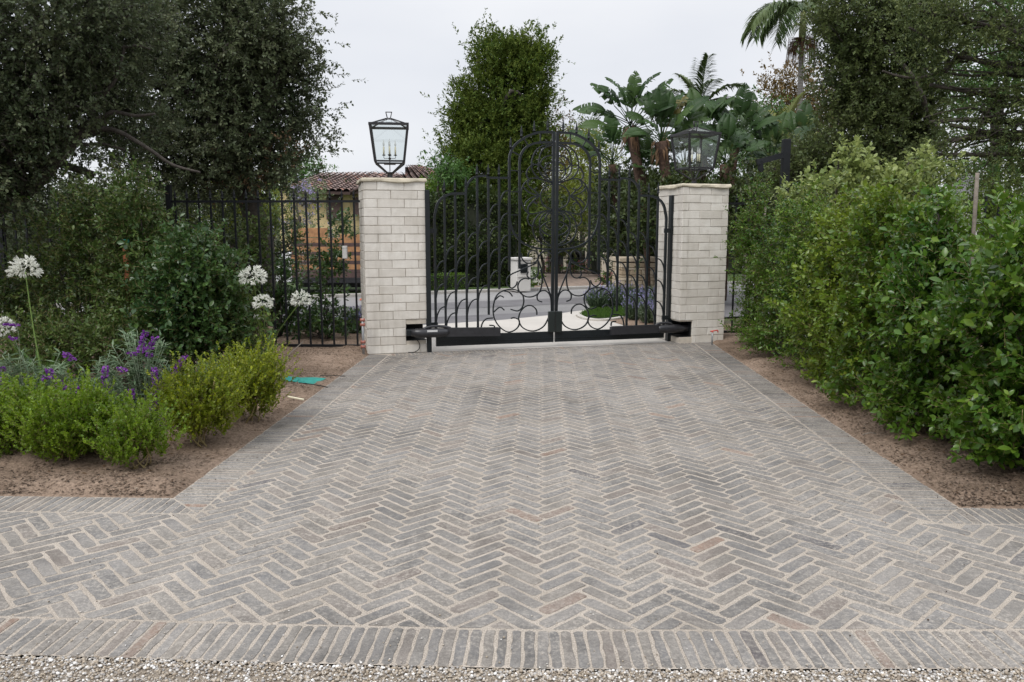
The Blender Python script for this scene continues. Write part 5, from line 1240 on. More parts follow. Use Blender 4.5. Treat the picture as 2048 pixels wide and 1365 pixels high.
tall_px([(275, 400, 30, 50), (262, 430, 35, 50), (290, 480, 50, 50), (330, 560, 60, 60), (280, 620, 50, 50), (260, 540, 40, 50)], 8.0, 'privet', 'tall privet shrub with an orange stake and green tape', 422, 150, .040, buds=20)
tall_px([(380, 520, 50, 40), (410, 570, 46, 50), (360, 590, 50, 50), (400, 640, 60, 50), (350, 660, 50, 40)], 7.4, 'laurel', 'glossy blue green laurel shrub behind the white flowers', 423, 170, .046, wid=1.3, singles=120)
tall_px([(50, 560, 50, 50), (20, 640, 60, 60), (70, 620, 50, 50)], 8.8, 'privet', 'dark privet shrub at the left edge behind the white flower', 424, 90, .038)
tall_px([(450, 640, 40, 40), (470, 690, 40, 30), (430, 600, 30, 40)], 7.7, 'privet', 'low dark shrub between the laurel and the fence', 425, 80, .038)
tall_px([(160, 690, 70, 40), (260, 690, 70, 40), (60, 700, 60, 40), (350, 700, 60, 40)], 7.4, 'privet', 'low dark growth at the feet of the privet shrubs', 426, 120, .036)
tall_px([(655, 560, 18, 50), (668, 500, 13, 36), (655, 630, 34, 44), (640, 670, 40, 26), (672, 455, 9, 22)], 11.2, 'laurel', 'upright laurel shrub just behind the fence in front of the planked truck', 427, 44, .05, wid=1.3)
tall_px([(560, 575, 20, 44), (555, 630, 32, 40), (590, 655, 34, 34)], 11.3, 'laurel', 'laurel shrub behind the fence left of the truck', 428, 36, .05, wid=1.3)
tall_px([(500, 560, 36, 70), (480, 640, 40, 50), (520, 470, 20, 40)], 11.4, 'privet', 'dark shrub behind the fence beyond the tallest agapanthus', 429, 90, .045)
# orange tree stake
q = P(256, 560, 7.95); a = stake(q.x, q.y, P(256, 482, 7.95).z-.02, .032, 'orange brown wooden stake with green tape inside the privet', 'orange_stake', knots=False)
one('tie_tape', lambda m: m.lathe([(.042, P(256, 482, 7.95).z-.075), (.045, P(256, 482, 7.95).z-.03), (.036, P(256, 482, 7.95).z-.005)], 9), M['tape'], a, False)
q = P(400, 620, 7.5); stake(q.x, q.y, P(400, 585, 7.5).z, .014, 'grey wooden stake in the laurel shrub', knots=False)
q = P(150, 700, 7.6); stake(q.x, q.y, P(150, 640, 7.6).z, .016, 'grey wooden stake at the foot of the left privet', knots=False)
# salvias: stems with long grey leaves and purple spikes
def salvia(base, stems, spikes, label, seed, h=.55, spread=.18):
    rg = np.random.default_rng(seed); root = empty('salvia', base, 0, label, 'flowering plant', 'purple salvias in the left bed'); b = Vector(base)
    st = MB(); Bs = []; Xs = []; Ls = []
    for _ in range(stems):
        a = rg.uniform(0, 2*PI); r = spread*math.sqrt(rg.random()); hh = h*rg.uniform(.55, 1); e = b+Vector((math.cos(a)*r*1.3, math.sin(a)*r*1.3, hh)); mid = b+Vector((math.cos(a)*r*.5, math.sin(a)*r*.5, hh*.55))
        pts = smooth_pts([b+Vector((math.cos(a)*r*.2, math.sin(a)*r*.2, 0)), mid, e], 4); st.tube(pts, .0028, 4)
        for i in range(34):
            f = rg.uniform(.15, 1)*(len(pts)-1.01); k = int(f); c = pts[k].lerp(pts[k+1], f-k); q = rg.uniform(0, 2*PI)
            Bs.append(c); Xs.append((math.cos(q), math.sin(q), rg.uniform(-.2, .9))); Ls.append(rg.uniform(.045, .10))
    st.build('stems', M['silver'], root)
    B = np.array(Bs); X, Y, Z = frames(unit(np.array(Xs)), UP+rg.normal(0, .3, (len(B), 3)), rg, .4)
    V, F, nv = leaves_np(B, X, Y, Z, np.array(Ls), 'narrow', 1.35); link('foliage', np_mesh('foliage', to_local(V, root), F, M['sage'], np.repeat(rg.random(len(B)), nv)), root)
    for (x0, y0, x1, y1) in spikes:
        d = b.y-rg.uniform(.1, .38); p0, p1 = P(x0, y0, d), P(x1, y1, d); bend = Vector((rg.normal(0, .012), rg.normal(0, .02), 0)); pts = smooth_pts([p0, (p0+p1)/2+bend, p1], 6)
        m = MB(); root_p = b+Vector(((p0.x-b.x)*.3, 0, .08)); m.tube(smooth_pts([root_p, (root_p+p0)/2+Vector((0, 0, .05)), p0, p1], 4), .0025, 4); sp = m.build('flower_stem', M['silver'], root)
        B, X = [], []
        ln = (p1-p0).length; nb = int(24+ln*700)
        for i in range(nb):
            f = rg.random()*(len(pts)-1.01); k = int(f); c = pts[k].lerp(pts[k+1], f-k); q = rg.uniform(0, 2*PI); rr = .013*(1.1-.5*f/len(pts))
            # whorls: petals gathered in rings
            B.append(c+Vector((math.cos(q)*rr, math.sin(q)*rr, rg.normal(0, .003)))); X.append((math.cos(q), math.sin(q), rg.uniform(-.2, .9)))
        B = np.array([tuple(v) for v in B]); X, Y, Z = frames(unit(np.array(X)), UP+rg.normal(0, .5, (len(B), 3)), rg, .9)
        V, F, nv = leaves_np(B, X, Y, Z, rg.uniform(.012, .024, len(B)), 'round', 1.2); link('flower_spike', np_mesh('flower_spike', to_local(V, root), F, M['purple'], np.repeat(rg.random(len(B)), nv)), root)
    return root
salvia(gp2(290, 860), 26, [(282, 706, 292, 664), (298, 700, 311, 676), (352, 746, 370, 714), (304, 822, 309, 742), (258, 816, 262, 780), (326, 852, 322, 826), (340, 836, 343, 806), (309, 745, 308, 738), (266, 712, 260, 706), (300, 714, 303, 708)], 'tall grey leaved salvia with purple spikes between the boxwoods', 441, .80, .20)
salvia(gp2(190, 860), 26, [(214, 784, 212, 734), (146, 722, 132, 706), (138, 782, 96, 740), (160, 786, 153, 778), (92, 760, 90, 754), (236, 738, 248, 744)], 'grey leaved salvia with arching purple spikes left of the tallest one', 442, .58, .24)
salvia(gp2(30, 850), 20, [(16, 788, 0, 756), (34, 652, 12, 650), (4, 742, 2, 736)], 'grey leaved salvia at the left edge of view', 443, .62, .2)
salvia(gp2(80, 850), 18, [(30, 680, 22, 676)], 'broad leaved salvia without open spikes at left', 444, .60, .2)
# agapanthus
def agapanthus(base, heads, label, seed, nleaf=26, L_=.5):
    rg = np.random.default_rng(seed); b = Vector(base); root = empty('agapanthus', base, 0, label, 'flowering plant', 'white agapanthus in the left bed')
    for i in range(nleaf):
        a = rg.uniform(0, 2*PI); el = rg.uniform(.7, 1.35); l = L_*rg.uniform(.6, 1.1); m = MB(); p = b+Vector((rg.normal(0, .03), rg.normal(0, .03), 0)); d = Vector((math.cos(a)*math.cos(el), math.sin(a)*math.cos(el), math.sin(el))); side = Vector((-math.sin(a), math.cos(a), 0)); n = 7; vs = []
        for k in range(n+1):
            w_ = .017*(math.sin(min(1, k/n*1.4+.3)*PI/2))*(1 if k < n-1 else (.6 if k == n-1 else .05)); vs += [p-side*w_+Vector((0, 0, .004)), p+Vector((0, 0, -.002)), p+side*w_+Vector((0, 0, .004))]; p = p+d*l/n; d = (d+Vector((0, 0, -.16))).normalized()
        m.add(vs, [(3*k+j, 3*k+j+1, 3*k+j+4, 3*k+j+3) for k in range(n) for j in (0, 1)], True); m.build('strap_leaf', M['strap'], root)
    for (cx, cy, d, r, full) in heads:
        c = P(cx, cy, d); rr = r*d/FPX
        st = one('flower_stem', lambda m: m.tube(smooth_pts([b+Vector((rg.normal(0, .02), 0, .05)), b.lerp(c, .5)+Vector((rg.normal(0, .02), 0, .03)), c+Vector((0, 0, -rr*.25))], 5), [.0065-.002*i/10 for i in range(11)], 6), M['stalk'], root)
        N = int(95*full); B, X = [], []; pd = MB()
        o = c+Vector((0, 0, -rr*.25)); fl = []
        for i in range(N):
            z = rg.uniform(-.45, 1.); a = rg.uniform(0, 2*PI); q = math.sqrt(max(0, 1-z*z)); dr = Vector((q*math.cos(a), q*math.sin(a), z*.9+.1)); e = o+dr*rr*rg.uniform(.55, .8); pd.tube([o, e], .0012, 3, False, False)
            dd = (dr+Vector((0, 0, -.25))).normalized()
            for _ in range(6):
                s = Vector(tuple(rg.normal(0, 1, 3))); ax = (dd+s*.33).normalized(); B.append(tuple(e)); X.append(tuple(ax))
        pd.build('pedicels', M['stalk'], st)
        B = np.array(B); X, Y, Z = frames(np.array(X), UP+rg.normal(0, .6, B.shape), rg, 1.2)
        V, F, nv = leaves_np(B, X, Y, Z, rg.uniform(.24, .36, len(B))*rr, 'leaf', .55); link('flower_head', np_mesh('flower_head', to_local(V, root), F, M['white_flower'], np.repeat(rg.random(len(B)), nv), True), root)
M['stalk'] = plain('flower_stalk', (.16, .25, .06), .5, 0, .15, 20)
agapanthus(gp2(522, 742), [(506, 551, 7.35, 29, 1.), (602, 597, 7.6, 23, .9), (527, 603, 7.2, 22, .9), (513, 634, 7.6, 8, .3)], 'white agapanthus with three tall flower heads in front of the fence bars', 461)
agapanthus(gp2(95, 800), [(50, 536, 6.9, 33, 1.), (2, 652, 6.4, 28, 1.)], 'white agapanthus with two flower heads at the left edge', 462, 30, .6)
# laurel twig sprigs beside flowers
shrub('laurel_sprig', gp2(528, 735), [(.0, 0, .35, (.05, .05, .12)), (.05, 0, .52, (.04, .04, .12)), (.10, 0, .66, (.03, .03, .08))], 'hedge2', 'single light green leafy sprig between the agapanthus stems', 470, stems=2, sr=.005, nclump=8, ntwig=3, k=7, spread=.03, tl=.10, ll=.05, tmpl='leaf', wid=1.2)
# low filler growth between boxwoods and salvias
for i, (px_, py_, r_, lbx) in enumerate(((330, 850, .16, 'low green plant between the tall salvia and the bare stemmed boxwood'), (235, 830, .16, 'low green plant behind the leggy boxwood'), (110, 840, .18, 'low green plant behind the round boxwood'), (420, 800, .15, 'low green plant behind the yellow green boxwoods'), (20, 830, .18, 'low green plant behind the left edge boxwood'))):
    shrub('low_plant', gp2(px_, py_), [(0, 0, .16, (r_, r_*.8, .14)), (r_*.6, .05, .12, (r_*.7, r_*.6, .10))], 'sage' if i % 2 else 'privet', lbx, 480+i, stems=3, sr=.005, nclump=34, ntwig=9, k=8, spread=.05, tl=.09, ll=.035, tmpl='leaf', upb=.5)
# irrigation riser
q = gp2(455, 735); r = empty('irrigation_riser', q, 0, 'grey sprinkler riser with a brownish head beside the tallest white flower', 'pipe'); z1_ = P(464, 572, q[1]).z-q[2]
one('pipe', lambda m: m.tube([(0, 0, 0), (.075, 0, z1_)], .009, 8), M['pipe'], r, False); one('sprinkler_head', lambda m: m.lathe([(.012, z1_-.01), (.018, z1_), (.018, z1_+.03), (.008, z1_+.05)], 8, (.077, 0, 0)), M['copper'], r, False)
# ------------------------------------------------ fences
def fence(name, p, q, zt, zbm, n, posts, label, rail=.03, th=.022):
    p = Vector(p); q = Vector(q); d = (q-p); ln = d.length; d.normalize(); an = math.atan2(d.y, d.x)
    r = empty(name, p, an, label, 'fence', 'black spiked iron fence sections'); I = M['fence_iron']
    one('top_rail', lambda m: m.box((ln/2, 0, zt), (ln, .036, rail)), I, r, False); one('bottom_rail', lambda m: m.box((ln/2, 0, zbm), (ln, .036, rail)), I, r, False)
    pk = MB(); pk.box((0, 0, (zbm+zt)/2), (th, th, zt-zbm-rail+.001)); pm = pk.mesh('picket', I)
    fm = MB(); fm.lathe([(.011, .0), (.011, .02), (.021, .026), (.021, .036), (.010, .046), (.019, .062), (.013, .09), (.004, .125), (.001, .14)], 8); fm = fm.mesh('finial', I)
    for i in range(n):
        x = ln*(i+.5)/n; a = link('picket', pm, r, (x, 0, 0)); f = link('finial', fm, a, (0, 0, zt+rail/2))
    for x in posts: one('fence_post', lambda m: (m.box((x, 0, (zt+.2)/2), (.062, .062, zt+.2)), m.box((x, 0, zt+.205), (.07, .07, .012))), I, r, False)
    return r
fl = pil_pt(PL, -.02, .32, 0)
fz = lambda py, d: CAM_H+(458-py)*d/FPX
pA = P(350, 600, 10.35); zt = P(720, 403, fl.y).z; zbm = P(720, 706, fl.y).z
zbm = max(.07, zbm)
fence('iron_fence', (pA.x, pA.y, 0), (fl.x, fl.y, 0), zt, zbm, 16, [0], 'black spiked iron fence section between the tall post and the left gate pillar')
fence('iron_fence', (-9.6, 10.6, 0), (pA.x-.04, pA.y+.02, 0), zt-.12, .08, 30, [2.4, -.0], 'lower black iron fence section running behind the privet shrubs')
q = pil_pt(PRt, RW+.02, .36, 0); fence('iron_fence', q, (9.5, 12.3, 0), 1.96, .1, 36, [.02, 2.6, 5.], 'black iron fence behind the right hedge')
# box on the fence bar
q = P(690, 505, fl.y-.06); d = empty('control_box', q, 0, 'small grey plastic box fixed on a fence bar near the left pillar', 'box')
one('case', lambda m: m.bbox((0, 0, 0), (.062, .045, .165), .006), M['box_plastic'], d, False); one('lid_seam', lambda m: m.box((0, -.0235, .05), (.058, .002, .003)), M['pipe'], d, False)
# brick-red valves by the left pillar
q = P(727, 712, fl.y-.42); d = empty('valve_pipe', (q.x, q.y, .02), 0, 'grey pipe with brick red valve fittings at the left pillar foot', 'pipe')
one('pipe', lambda m: m.tube([(0, 0, 0), (.0, 0, .46)], .016, 8), M['pipe'], d, False)
for z_ in (.10, .16, .38, .44): one('valve', lambda m: m.tube([(-.03, 0, z_), (.03, 0, z_)], .022, 8), M['copper'], d, False)
# hose bib at the right pillar
q = G(1424, 690, .03); d = empty('hose_tap', q, 0, 'small red handled tap on a grey pipe at the right pillar foot', 'tap')
one('pipe', lambda m: m.tube([(0, 0, 0), (0, 0, .17)], .012, 8), M['pipe'], d, False); one('handle', lambda m: (m.tube([(-.03, 0, .185), (.07, 0, .20)], .009, 6), m.tube([(.07, 0, .20), (.075, 0, .17)], .008, 6), m.tube([(0, 0, .16), (0, 0, .19)], .010, 6)), M['red'], d, False)
# teal cloth and sticks
def cloth(m):
    pts = [(562, 757), (570, 752), (600, 752), (640, 751), (652, 752.5), (640, 756), (625, 762), (612, 764), (598, 762), (594, 760), (586, 762), (570, 762)]
    n = len(pts); w = [G(x, y, .06) for x, y in pts]; w = [Vector((v.x, v.y, soil_h(v.x, v.y)+.002)) for v in w]; c = sum(w, Vector())/n
    vs = [tuple(v+Vector((0, 0, .01*math.sin(i*2)))) for i, v in enumerate(w)]+[tuple(c.lerp(v, .6)+Vector((0, 0, .012+.008*math.sin(i*3)))) for i, v in enumerate(w)]+[tuple(c+Vector((0, 0, .012)))]
    m.add(vs, [(i, (i+1) % n, n+(i+1) % n, n+i) for i in range(n)]+[(n+i, n+(i+1) % n, 2*n) for i in range(n)], True)
prop(one('teal_cloth', cloth, M['teal']), 'scrap of teal cloth lying half buried in the left bed', 'cloth')
def stick(px, z, rad, label, mat='stake'):
    prop(one('stick', lambda m: m.tube(smooth_pts([G(x, y, zz) for (x, y), zz in zip(px, z)], 4), rad, 5), M[mat]), label, 'stick', 'sticks and dry leaves on the soil')
stick([(560, 728), (582, 706), (606, 684)], [.06, .10, .16], .007, 'slanting brown stick on the soil below the fence', 'stake')
stick([(576, 794), (592, 797), (608, 800)], [.08, .09, .08], .009, 'pale dry leaf curl on the soil near the border', 'candle')
stick([(556, 786), (575, 784), (590, 786)], [.08, .085, .08], .004, 'thin pale twig on the soil behind the dry leaf curl', 'stake')
stick([(1725, 870), (1740, 866), (1752, 868)], [.07, .08, .07], .004, 'thin pale twig on the soil under the right hedge', 'stake')
prop(one('drip_line', lambda m: m.tube(smooth_pts([G(598, 766, .085), G(630, 770, .09), G(655, 775, .03)], 5), .005, 6), M['rubber']), 'black drip line crossing the soil below the teal cloth', 'pipe')
prop(one('drip_line', lambda m: m.tube(smooth_pts([G(640, 752, .085), G(660, 751, .08), G(690, 753, .02)], 5), .004, 6), M['rubber']), 'black drip line from the teal cloth to the border', 'pipe')
n = 190; xs = np.concatenate([rng.uniform(-3.5, XL-.03, 90), rng.uniform(XR+.03, 3.4, 100)]); ys = rng.uniform(YC+.05, 10, n)
prop(link('fallen_leaves', chips('fallen_leaves', xs, ys, M['dead'], .02, .05)), kind='stuff')
# bits on the paving
for px, py, r_, nm in ((1008, 1270, .004, 'x'),): pass
n = 420; xy = np.stack([np.where(rng.random(n) < .5, rng.uniform(-2.2, 2.4, n), np.where(rng.random(n) < .5, XL+np.abs(rng.normal(0, .12, n)), XR-np.abs(rng.normal(0, .12, n)))), rng.uniform(3, 10, n)], 1); pebbles('paving_debris', xy, np.full(n, .008), rng.uniform(.002, .0045, n), M['mulch'], rng)
# bracket post
q = P(1572, 300, 11.6); r = empty('bracket_post', (q.x, q.y, 0), 0, 'black square steel post with an arm hooking down, above the hedge', 'post'); zt_ = P(1572, 279, 11.6).z; I = M['fence_iron']
pl = lambda px, py, y=11.6: P(px, py, y)-Vector((q.x, q.y, 0))
one('shaft', lambda m: m.bbox((0, 0, zt_/2), (.105, .105, zt_), .004), I, r, False)
one('arm', lambda m: m.bar([pl(1567, 311), pl(1513, 325, 11.2)], (0, 1, 0), .075, .075), I, r, False)
one('hook', lambda m: m.tube([pl(1521, 322, 11.24), pl(1521, 338, 11.24), pl(1525, 343, 11.24)], [.045, .045, .04], 4, smooth=False), I, r, False)
# ------------------------------------------------ beyond the road
# cream house with tile roof
d0 = 33
def tile_roof(root, a, b, c, d, label='roof'):
    """quad a(eave left) b(eave right) c(ridge right) d(ridge left): rows of barrel tiles"""
    a, b, c, d = map(Vector, (a, b, c, d)); le = (b-a).length; nu = max(3, int(le/.26)); sl = ((d-a).length+(c-b).length)/2; nv_ = max(3, int(sl/.38)); nrm = (b-a).cross(d-a).normalized(); nrm = nrm if nrm.z > 0 else -nrm
    V, F, T = [], [], []; rg = np.random.default_rng(int(le*100))
    for i in range(nu):
        for j in range(nv_):
            u0, u1 = i/nu, (i+1)/nu; v0, v1 = j/nv_, (j+1.12)/nv_
            q = lambda u, v: a.lerp(b, u).lerp(d.lerp(c, u), min(v, 1))
            n0 = len(V); t_ = rg.random()
            for v_, lift in ((v0, .05), (v1, .0)):
                for k in range(5): f = k/4; V.append(q(u0+(u1-u0)*f, v_)+nrm*(lift+.085*math.sin(PI*f))); T.append(t_)
            F += [(n0+k, n0+k+1, n0+6+k, n0+5+k) for k in range(4)]
    dk = one('roof_deck', lambda m: m.add([a-nrm*.03, b-nrm*.03, c-nrm*.03, d-nrm*.03, a-nrm*.12, b-nrm*.12, c-nrm*.12, d-nrm*.12], [(0, 1, 2, 3), (7, 6, 5, 4), (0, 4, 5, 1), (1, 5, 6, 2), (2, 6, 7, 3), (3, 7, 4, 0)]), M['dark_wood'], root)
    Mi = inv(root); o = link(label, np_mesh(label, np.array([tuple(Mi@v) for v in V]), np.array(F), M['tile'], T), root); o['kind'] = 'stuff'
hl = empty('tiled_house', (P(740, 458, d0).x, d0, 0), 0, 'cream house with brown barrel tile roofs behind the left pillar lantern', 'house')
def wallq(root, pts, mat, name='wall', th=.25):
    """vertical wall: polygon of (x,y,z) points extruded back"""
    pts = [Vector(p) for p in pts]; n = len(pts); nr = (pts[1]-pts[0]).cross(pts[2]-pts[0]).normalized(); nr = nr if nr.y > 0 else -nr
    m = MB(); m.add(pts+[p+nr*th for p in pts], [tuple(range(n)), tuple(range(2*n-1, n-1, -1))]+[(i, (i+1) % n, n+(i+1) % n, n+i) for i in range(n)]); return m.build(name, mat, root)
pp = lambda x, y, d=d0: P(x, y, d)
# left wing wall (shaded front, with arched window) and gable end turned to the right
wallq(hl, [pp(560, 560, d0), pp(700, 560, d0), pp(700, 383, d0), pp(560, 380, d0)], M['stucco_yellow'])
wallq(hl, [pp(700.5, 560, d0-.02), pp(905, 560, d0+2), pp(905, 375, d0+2), pp(745, 358, d0+.6), pp(700.5, 383, d0-.02)], M['stucco_yellow'])
tile_roof(hl, pp(560, 381, d0-.6), pp(700, 384, d0-.6), pp(752, 347, d0+5), pp(640, 349, d0+5))
tile_roof(hl, pp(698, 385, d0-.5), pp(760, 372, d0-.2), pp(800, 350, d0+3), pp(745, 348, d0+3))
tile_roof(hl, pp(760, 377, d0), pp(935, 380, d0), pp(905, 352, d0+5), pp(745, 345, d0+5))
tile_roof(hl, pp(810, 353, d0+5), pp(895, 350, d0+5), pp(838, 334, d0+9), pp(810, 333, d0+9))
one('eave_trim', lambda m: (m.tube([pp(560, 384, d0-.5), pp(699, 386, d0-.5)], .05, 6), m.tube([pp(699, 386, d0-.5), pp(746, 362, d0-.2)], .07, 6)), M['bronze_wood'] if 'bronze_wood' in M else M['dark_wood'], hl)
def arch_win(root, cx, ytop, w_, ybot, d, frame=True):
    c = pp(cx, ytop, d); s = d/FPX; r = w_/2*s; zt2 = c.z-r; zb2 = pp(cx, ybot, d).z
    prof = lambda rr: [(c.x-rr, zb2), (c.x+rr, zb2)]+[(c.x+rr*math.cos(a), zt2+rr*math.sin(a)) for a in np.linspace(0, PI, 11)]
    wdw = one('window', lambda m: m.add([(x, d-.14, z) for x, z in prof(r*1.15)]+[(x, d-.02, z) for x, z in prof(r*1.15)], [tuple(range(13)), tuple(range(25, 12, -1))]+[(i, (i+1) % 13, 13+(i+1) % 13, 13+i) for i in range(13)]), M['dark_wood'], root)
    one('pane', lambda m: m.add([(x, d-.16, z) for x, z in prof(r*.88)], [tuple(range(13))]), M['pane_blue'], wdw); one('mullion', lambda m: m.box((c.x, d-.18, (zb2+zt2+r)/2), (.05, .03, zt2+r*.85-zb2)), M['dark_wood'], wdw)
arch_win(hl, 668, 386, 26, 440, d0); arch_win(hl, 716, 396, 14, 430, d0-.02)
# planked truck on the far side
tx = P(585, 560, 19.4); tx2 = P(735, 560, 19.4); tr = empty('stake_bed_truck', (tx.x, 19.4, 0), 0, 'parked truck with orange and brown planked bed beyond the fence', 'truck')
zt_, zb_ = P(585, 479, 19.4).z, P(585, 556, 19.4).z; L_ = 3.0; hh = (zt_-zb_)/8.6
zc_ = zb_
for k in range(9):
    tan = k % 2 == 0 if k else False; h_ = hh*(1.25 if tan else .72); nm = 'plank'
    if k == 0: h_ = hh*1.1
    one(nm, lambda m: m.bbox((tx.x+L_/2, 19.4+rng.uniform(-.006, .006), zc_+h_/2), (L_, .04, h_-.012), .004), M['tan_wood'] if tan else M['dark_wood'], tr); zc_ += h_
one('plank', lambda m: m.bbox((tx.x+.19+.35, 19.4, zc_+.12), (.75, .04, .22), .004), M['tan_wood'], tr); one('plank', lambda m: m.bbox((tx.x+.06, 19.44, (zb_+zc_)/2+.1), (.12, .04, zc_-zb_+.2), .004), M['tan_wood'], tr)
one('plank', lambda m: m.bbox((tx.x+1.9, 19.4, zc_+.02), (1.4, .04, .12), .004), M['tan_wood'], tr)
one('bed_frame', lambda m: (m.box((tx.x+L_/2, 20.3, zb_-.06), (L_, 1.9, .12)), m.box((tx.x+L_/2, 20.3, zb_-.2), (L_, .5, .16))), M['opener'], tr)
one('far_side_planks', lambda m: m.box((tx.x+L_/2, 21.2, (zb_+zt_)/2), (L_, .05, zt_-zb_)), M['dark_wood'], tr)
def wheel(x, y):
    w_ = one('wheel', lambda m: m.tube([(x, y-.11, .36), (x, y-.09, .36), (x, y+.09, .36), (x, y+.11, .36)], [.32, .36, .36, .32], 20), M['rubber'], tr); one('rim', lambda m: m.tube([(x, y-.125, .36), (x, y-.12, .36)], [.17, .19], 16), M['pipe'], w_)
wheel(tx.x+2.1, 19.55); wheel(tx.x-1.15, 19.55); wheel(tx.x+2.1, 21.1)
def cab(m):
    x0 = tx.x-1.75; prof = [(x0, .3), (x0, .62), (x0+.12, .70), (x0+.42, .96), (x0+.55, 1.02), (x0+1.6, 1.02), (x0+1.68, .96), (x0+1.7, .3)]
    n = len(prof); m.add([(x, 19.5, z) for x, z in prof]+[(x, 21.2, z) for x, z in prof], [tuple(range(n)), tuple(range(2*n-1, n-1, -1))]+[(i, (i+1) % n, n+(i+1) % n, n+i) for i in range(n)])
one('cab', cab, M['white'], tr); one('cab_window', lambda m: m.add([(tx.x-1.2, 19.49, .72), (tx.x-.35, 19.49, .72), (tx.x-.35, 19.49, .95), (tx.x-1.1, 19.49, .95)], [(0, 1, 2, 3)]), M['dark_glass'], tr)
# cone
q = P(733, 597, 18.2); r = empty('traffic_cone', (q.x, 18.2, -.024), 0, 'orange traffic cone with a white band half hidden by the left pillar', 'cone')
one('base', lambda m: m.bbox((0, 0, .015), (.26, .26, .03), .005), M['orange'], r, False); one('body', lambda m: m.lathe([(.1, .03), (.02, .45), (.015, .46)], 14), M['orange'], r, False); one('band', lambda m: m.lathe([(.071, .19), (.051, .28)], 14), M['white'], r, False)
# white letterbox pier
pa = P(1041, 580, 20.7); r = empty('letterbox_pier', (pa.x, 20.7, 0), ang, 'white rendered pier with a black letterbox plate across the road', 'pier')
H_ = P(1041, 520, 20.7).z
one('body', lambda m: m.bbox((0, 0, H_/2), (.40, .40, H_), .01), M['white_stucco'], r, False); one('cap', lambda m: m.bbox((0, 0, H_+.03), (.47, .47, .06), .01), M['white_stucco'], r, False)
one('letterbox', lambda m: (m.bbox((-.0, -.215, H_-.22), (.20, .03, .22), .006), m.tube([(-.1, -.21, H_-.12), (.1, -.21, H_-.12)], .03, 8)), M['iron'], r, False)
one('ledge', lambda m: m.box((0, -.2, H_-.42), (.34, .05, .02)), M['white_stucco'], r, False)
# stone pier of stacked rubble
pa = P(1270, 600, 18.2); r = empty('stone_pier', (pa.x, 18.2, 0), R(8), 'tan stacked rubble stone pier behind the lavender', 'pier'); Wd, Hh = .86, P(1270, 517, 18.2).z; rg = np.random.default_rng(9)
one('core', lambda m: m.box((0, 0, Hh/2-.02), (Wd-.06, .66, Hh-.04)), M['pier_joint'], r, False)
z_ = 0
while z_ < Hh-.1:
    h_ = min(rg.uniform(.05, .11), Hh-.08-z_)
    for side, ln in ((0, Wd), (1, .7)):
        x_ = 0
        while x_ < ln-.02:
            w_ = min(rg.uniform(.10, .30), ln-x_); w_ = ln-x_ if ln-x_-w_ < .06 else w_
            def st(m):
                dp_ = rg.uniform(.0, .018)
                if side == 0: m.bbox((-Wd/2+x_+w_/2, -.34-dp_, z_+h_/2), (w_-.012, .08, h_-.010), .008)
                else: m.bbox((-Wd/2-dp_+.02, -.34+x_+w_/2, z_+h_/2), (.08, w_-.012, h_-.010), .008)
            one('stone', st, M['rubble'], r, False); x_ += w_
    z_ += h_
one('cap_stone', lambda m: m.bbox((0, 0, Hh-.02), (Wd+.1, .78, .10), .015), M['rubble'], r, False)
# lavender
def lavender(px, py, rpx, hpx, label, seed, mat='lavender', n=260):
    q = G(px, py); rg = np.random.default_rng(seed); s = q.y/FPX; rr, h = rpx*s, hpx*s; root = empty('lavender_bush', (q.x, q.y, 0), 0, label, 'flowering plant', 'lavender bushes by the right gate leaf')
    a = rg.uniform(0, 2*PI, n); r_ = rr*np.sqrt(rg.random(n)); B = np.stack([q.x+r_*np.cos(a)*.4, q.y+r_*np.sin(a)*.4, np.zeros(n)], 1); E = np.stack([q.x+r_*np.cos(a), q.y+r_*np.sin(a), h*rg.uniform(.6, 1.05, n)*(1-.35*(r_/rr)**2)], 1)
    D = unit(E-B); L_ = np.linalg.norm(E-B, axis=1); X, Y, Z = frames(D, rg.normal(0, 1, (n, 3)), rg, 1); V, F, nv = leaves_np(B, X, Y, Z, L_, 'narrow', .12); link('stems', np_mesh('stems', to_local(V, root), F, M['sage'], np.repeat(rg.random(n), nv)), root)
    k = 9; Bl = (B[:, None]+(E-B)[:, None]*rg.uniform(.1, .85, (n, k, 1))).reshape(-1, 3); Xl, Yl, Zl = frames(unit(rg.normal(0, 1, (n*k, 3))*[1, 1, .6]+[0, 0, .6]), rg.normal(0, 1, (n*k, 3)), rg, 1)
    V, F, nv = leaves_np(Bl, Xl, Yl, Zl, rg.uniform(.03, .06, n*k)*1.2, 'narrow', 1.3); link('foliage', np_mesh('foliage', to_local(V, root), F, M['silver' if seed % 2 else 'sage'], np.repeat(rg.random(n*k), nv)), root)
    k = 8; sel = rg.random(n) < .26; B, E, D = B[sel], E[sel], D[sel]; n = len(B); f = rg.random((n, k, 1))*.16+.86; Bf = (B[:, None]+(E-B)[:, None]*f).reshape(-1, 3)+rg.normal(0, .004, (n*k, 3)); Xf, Yf, Zf = frames(unit(np.repeat(D, k, 0)+rg.normal(0, .5, (n*k, 3))), rg.normal(0, 1, (n*k, 3)), rg, 1)
    V, F, nv = leaves_np(Bf, Xf, Yf, Zf, rg.uniform(.015, .03, n*k), 'round', 1.); link('flowers', np_mesh('flowers', to_local(V, root), F, M[mat], np.repeat(rg.random(n*k), nv)), root)['kind'] = 'stuff'
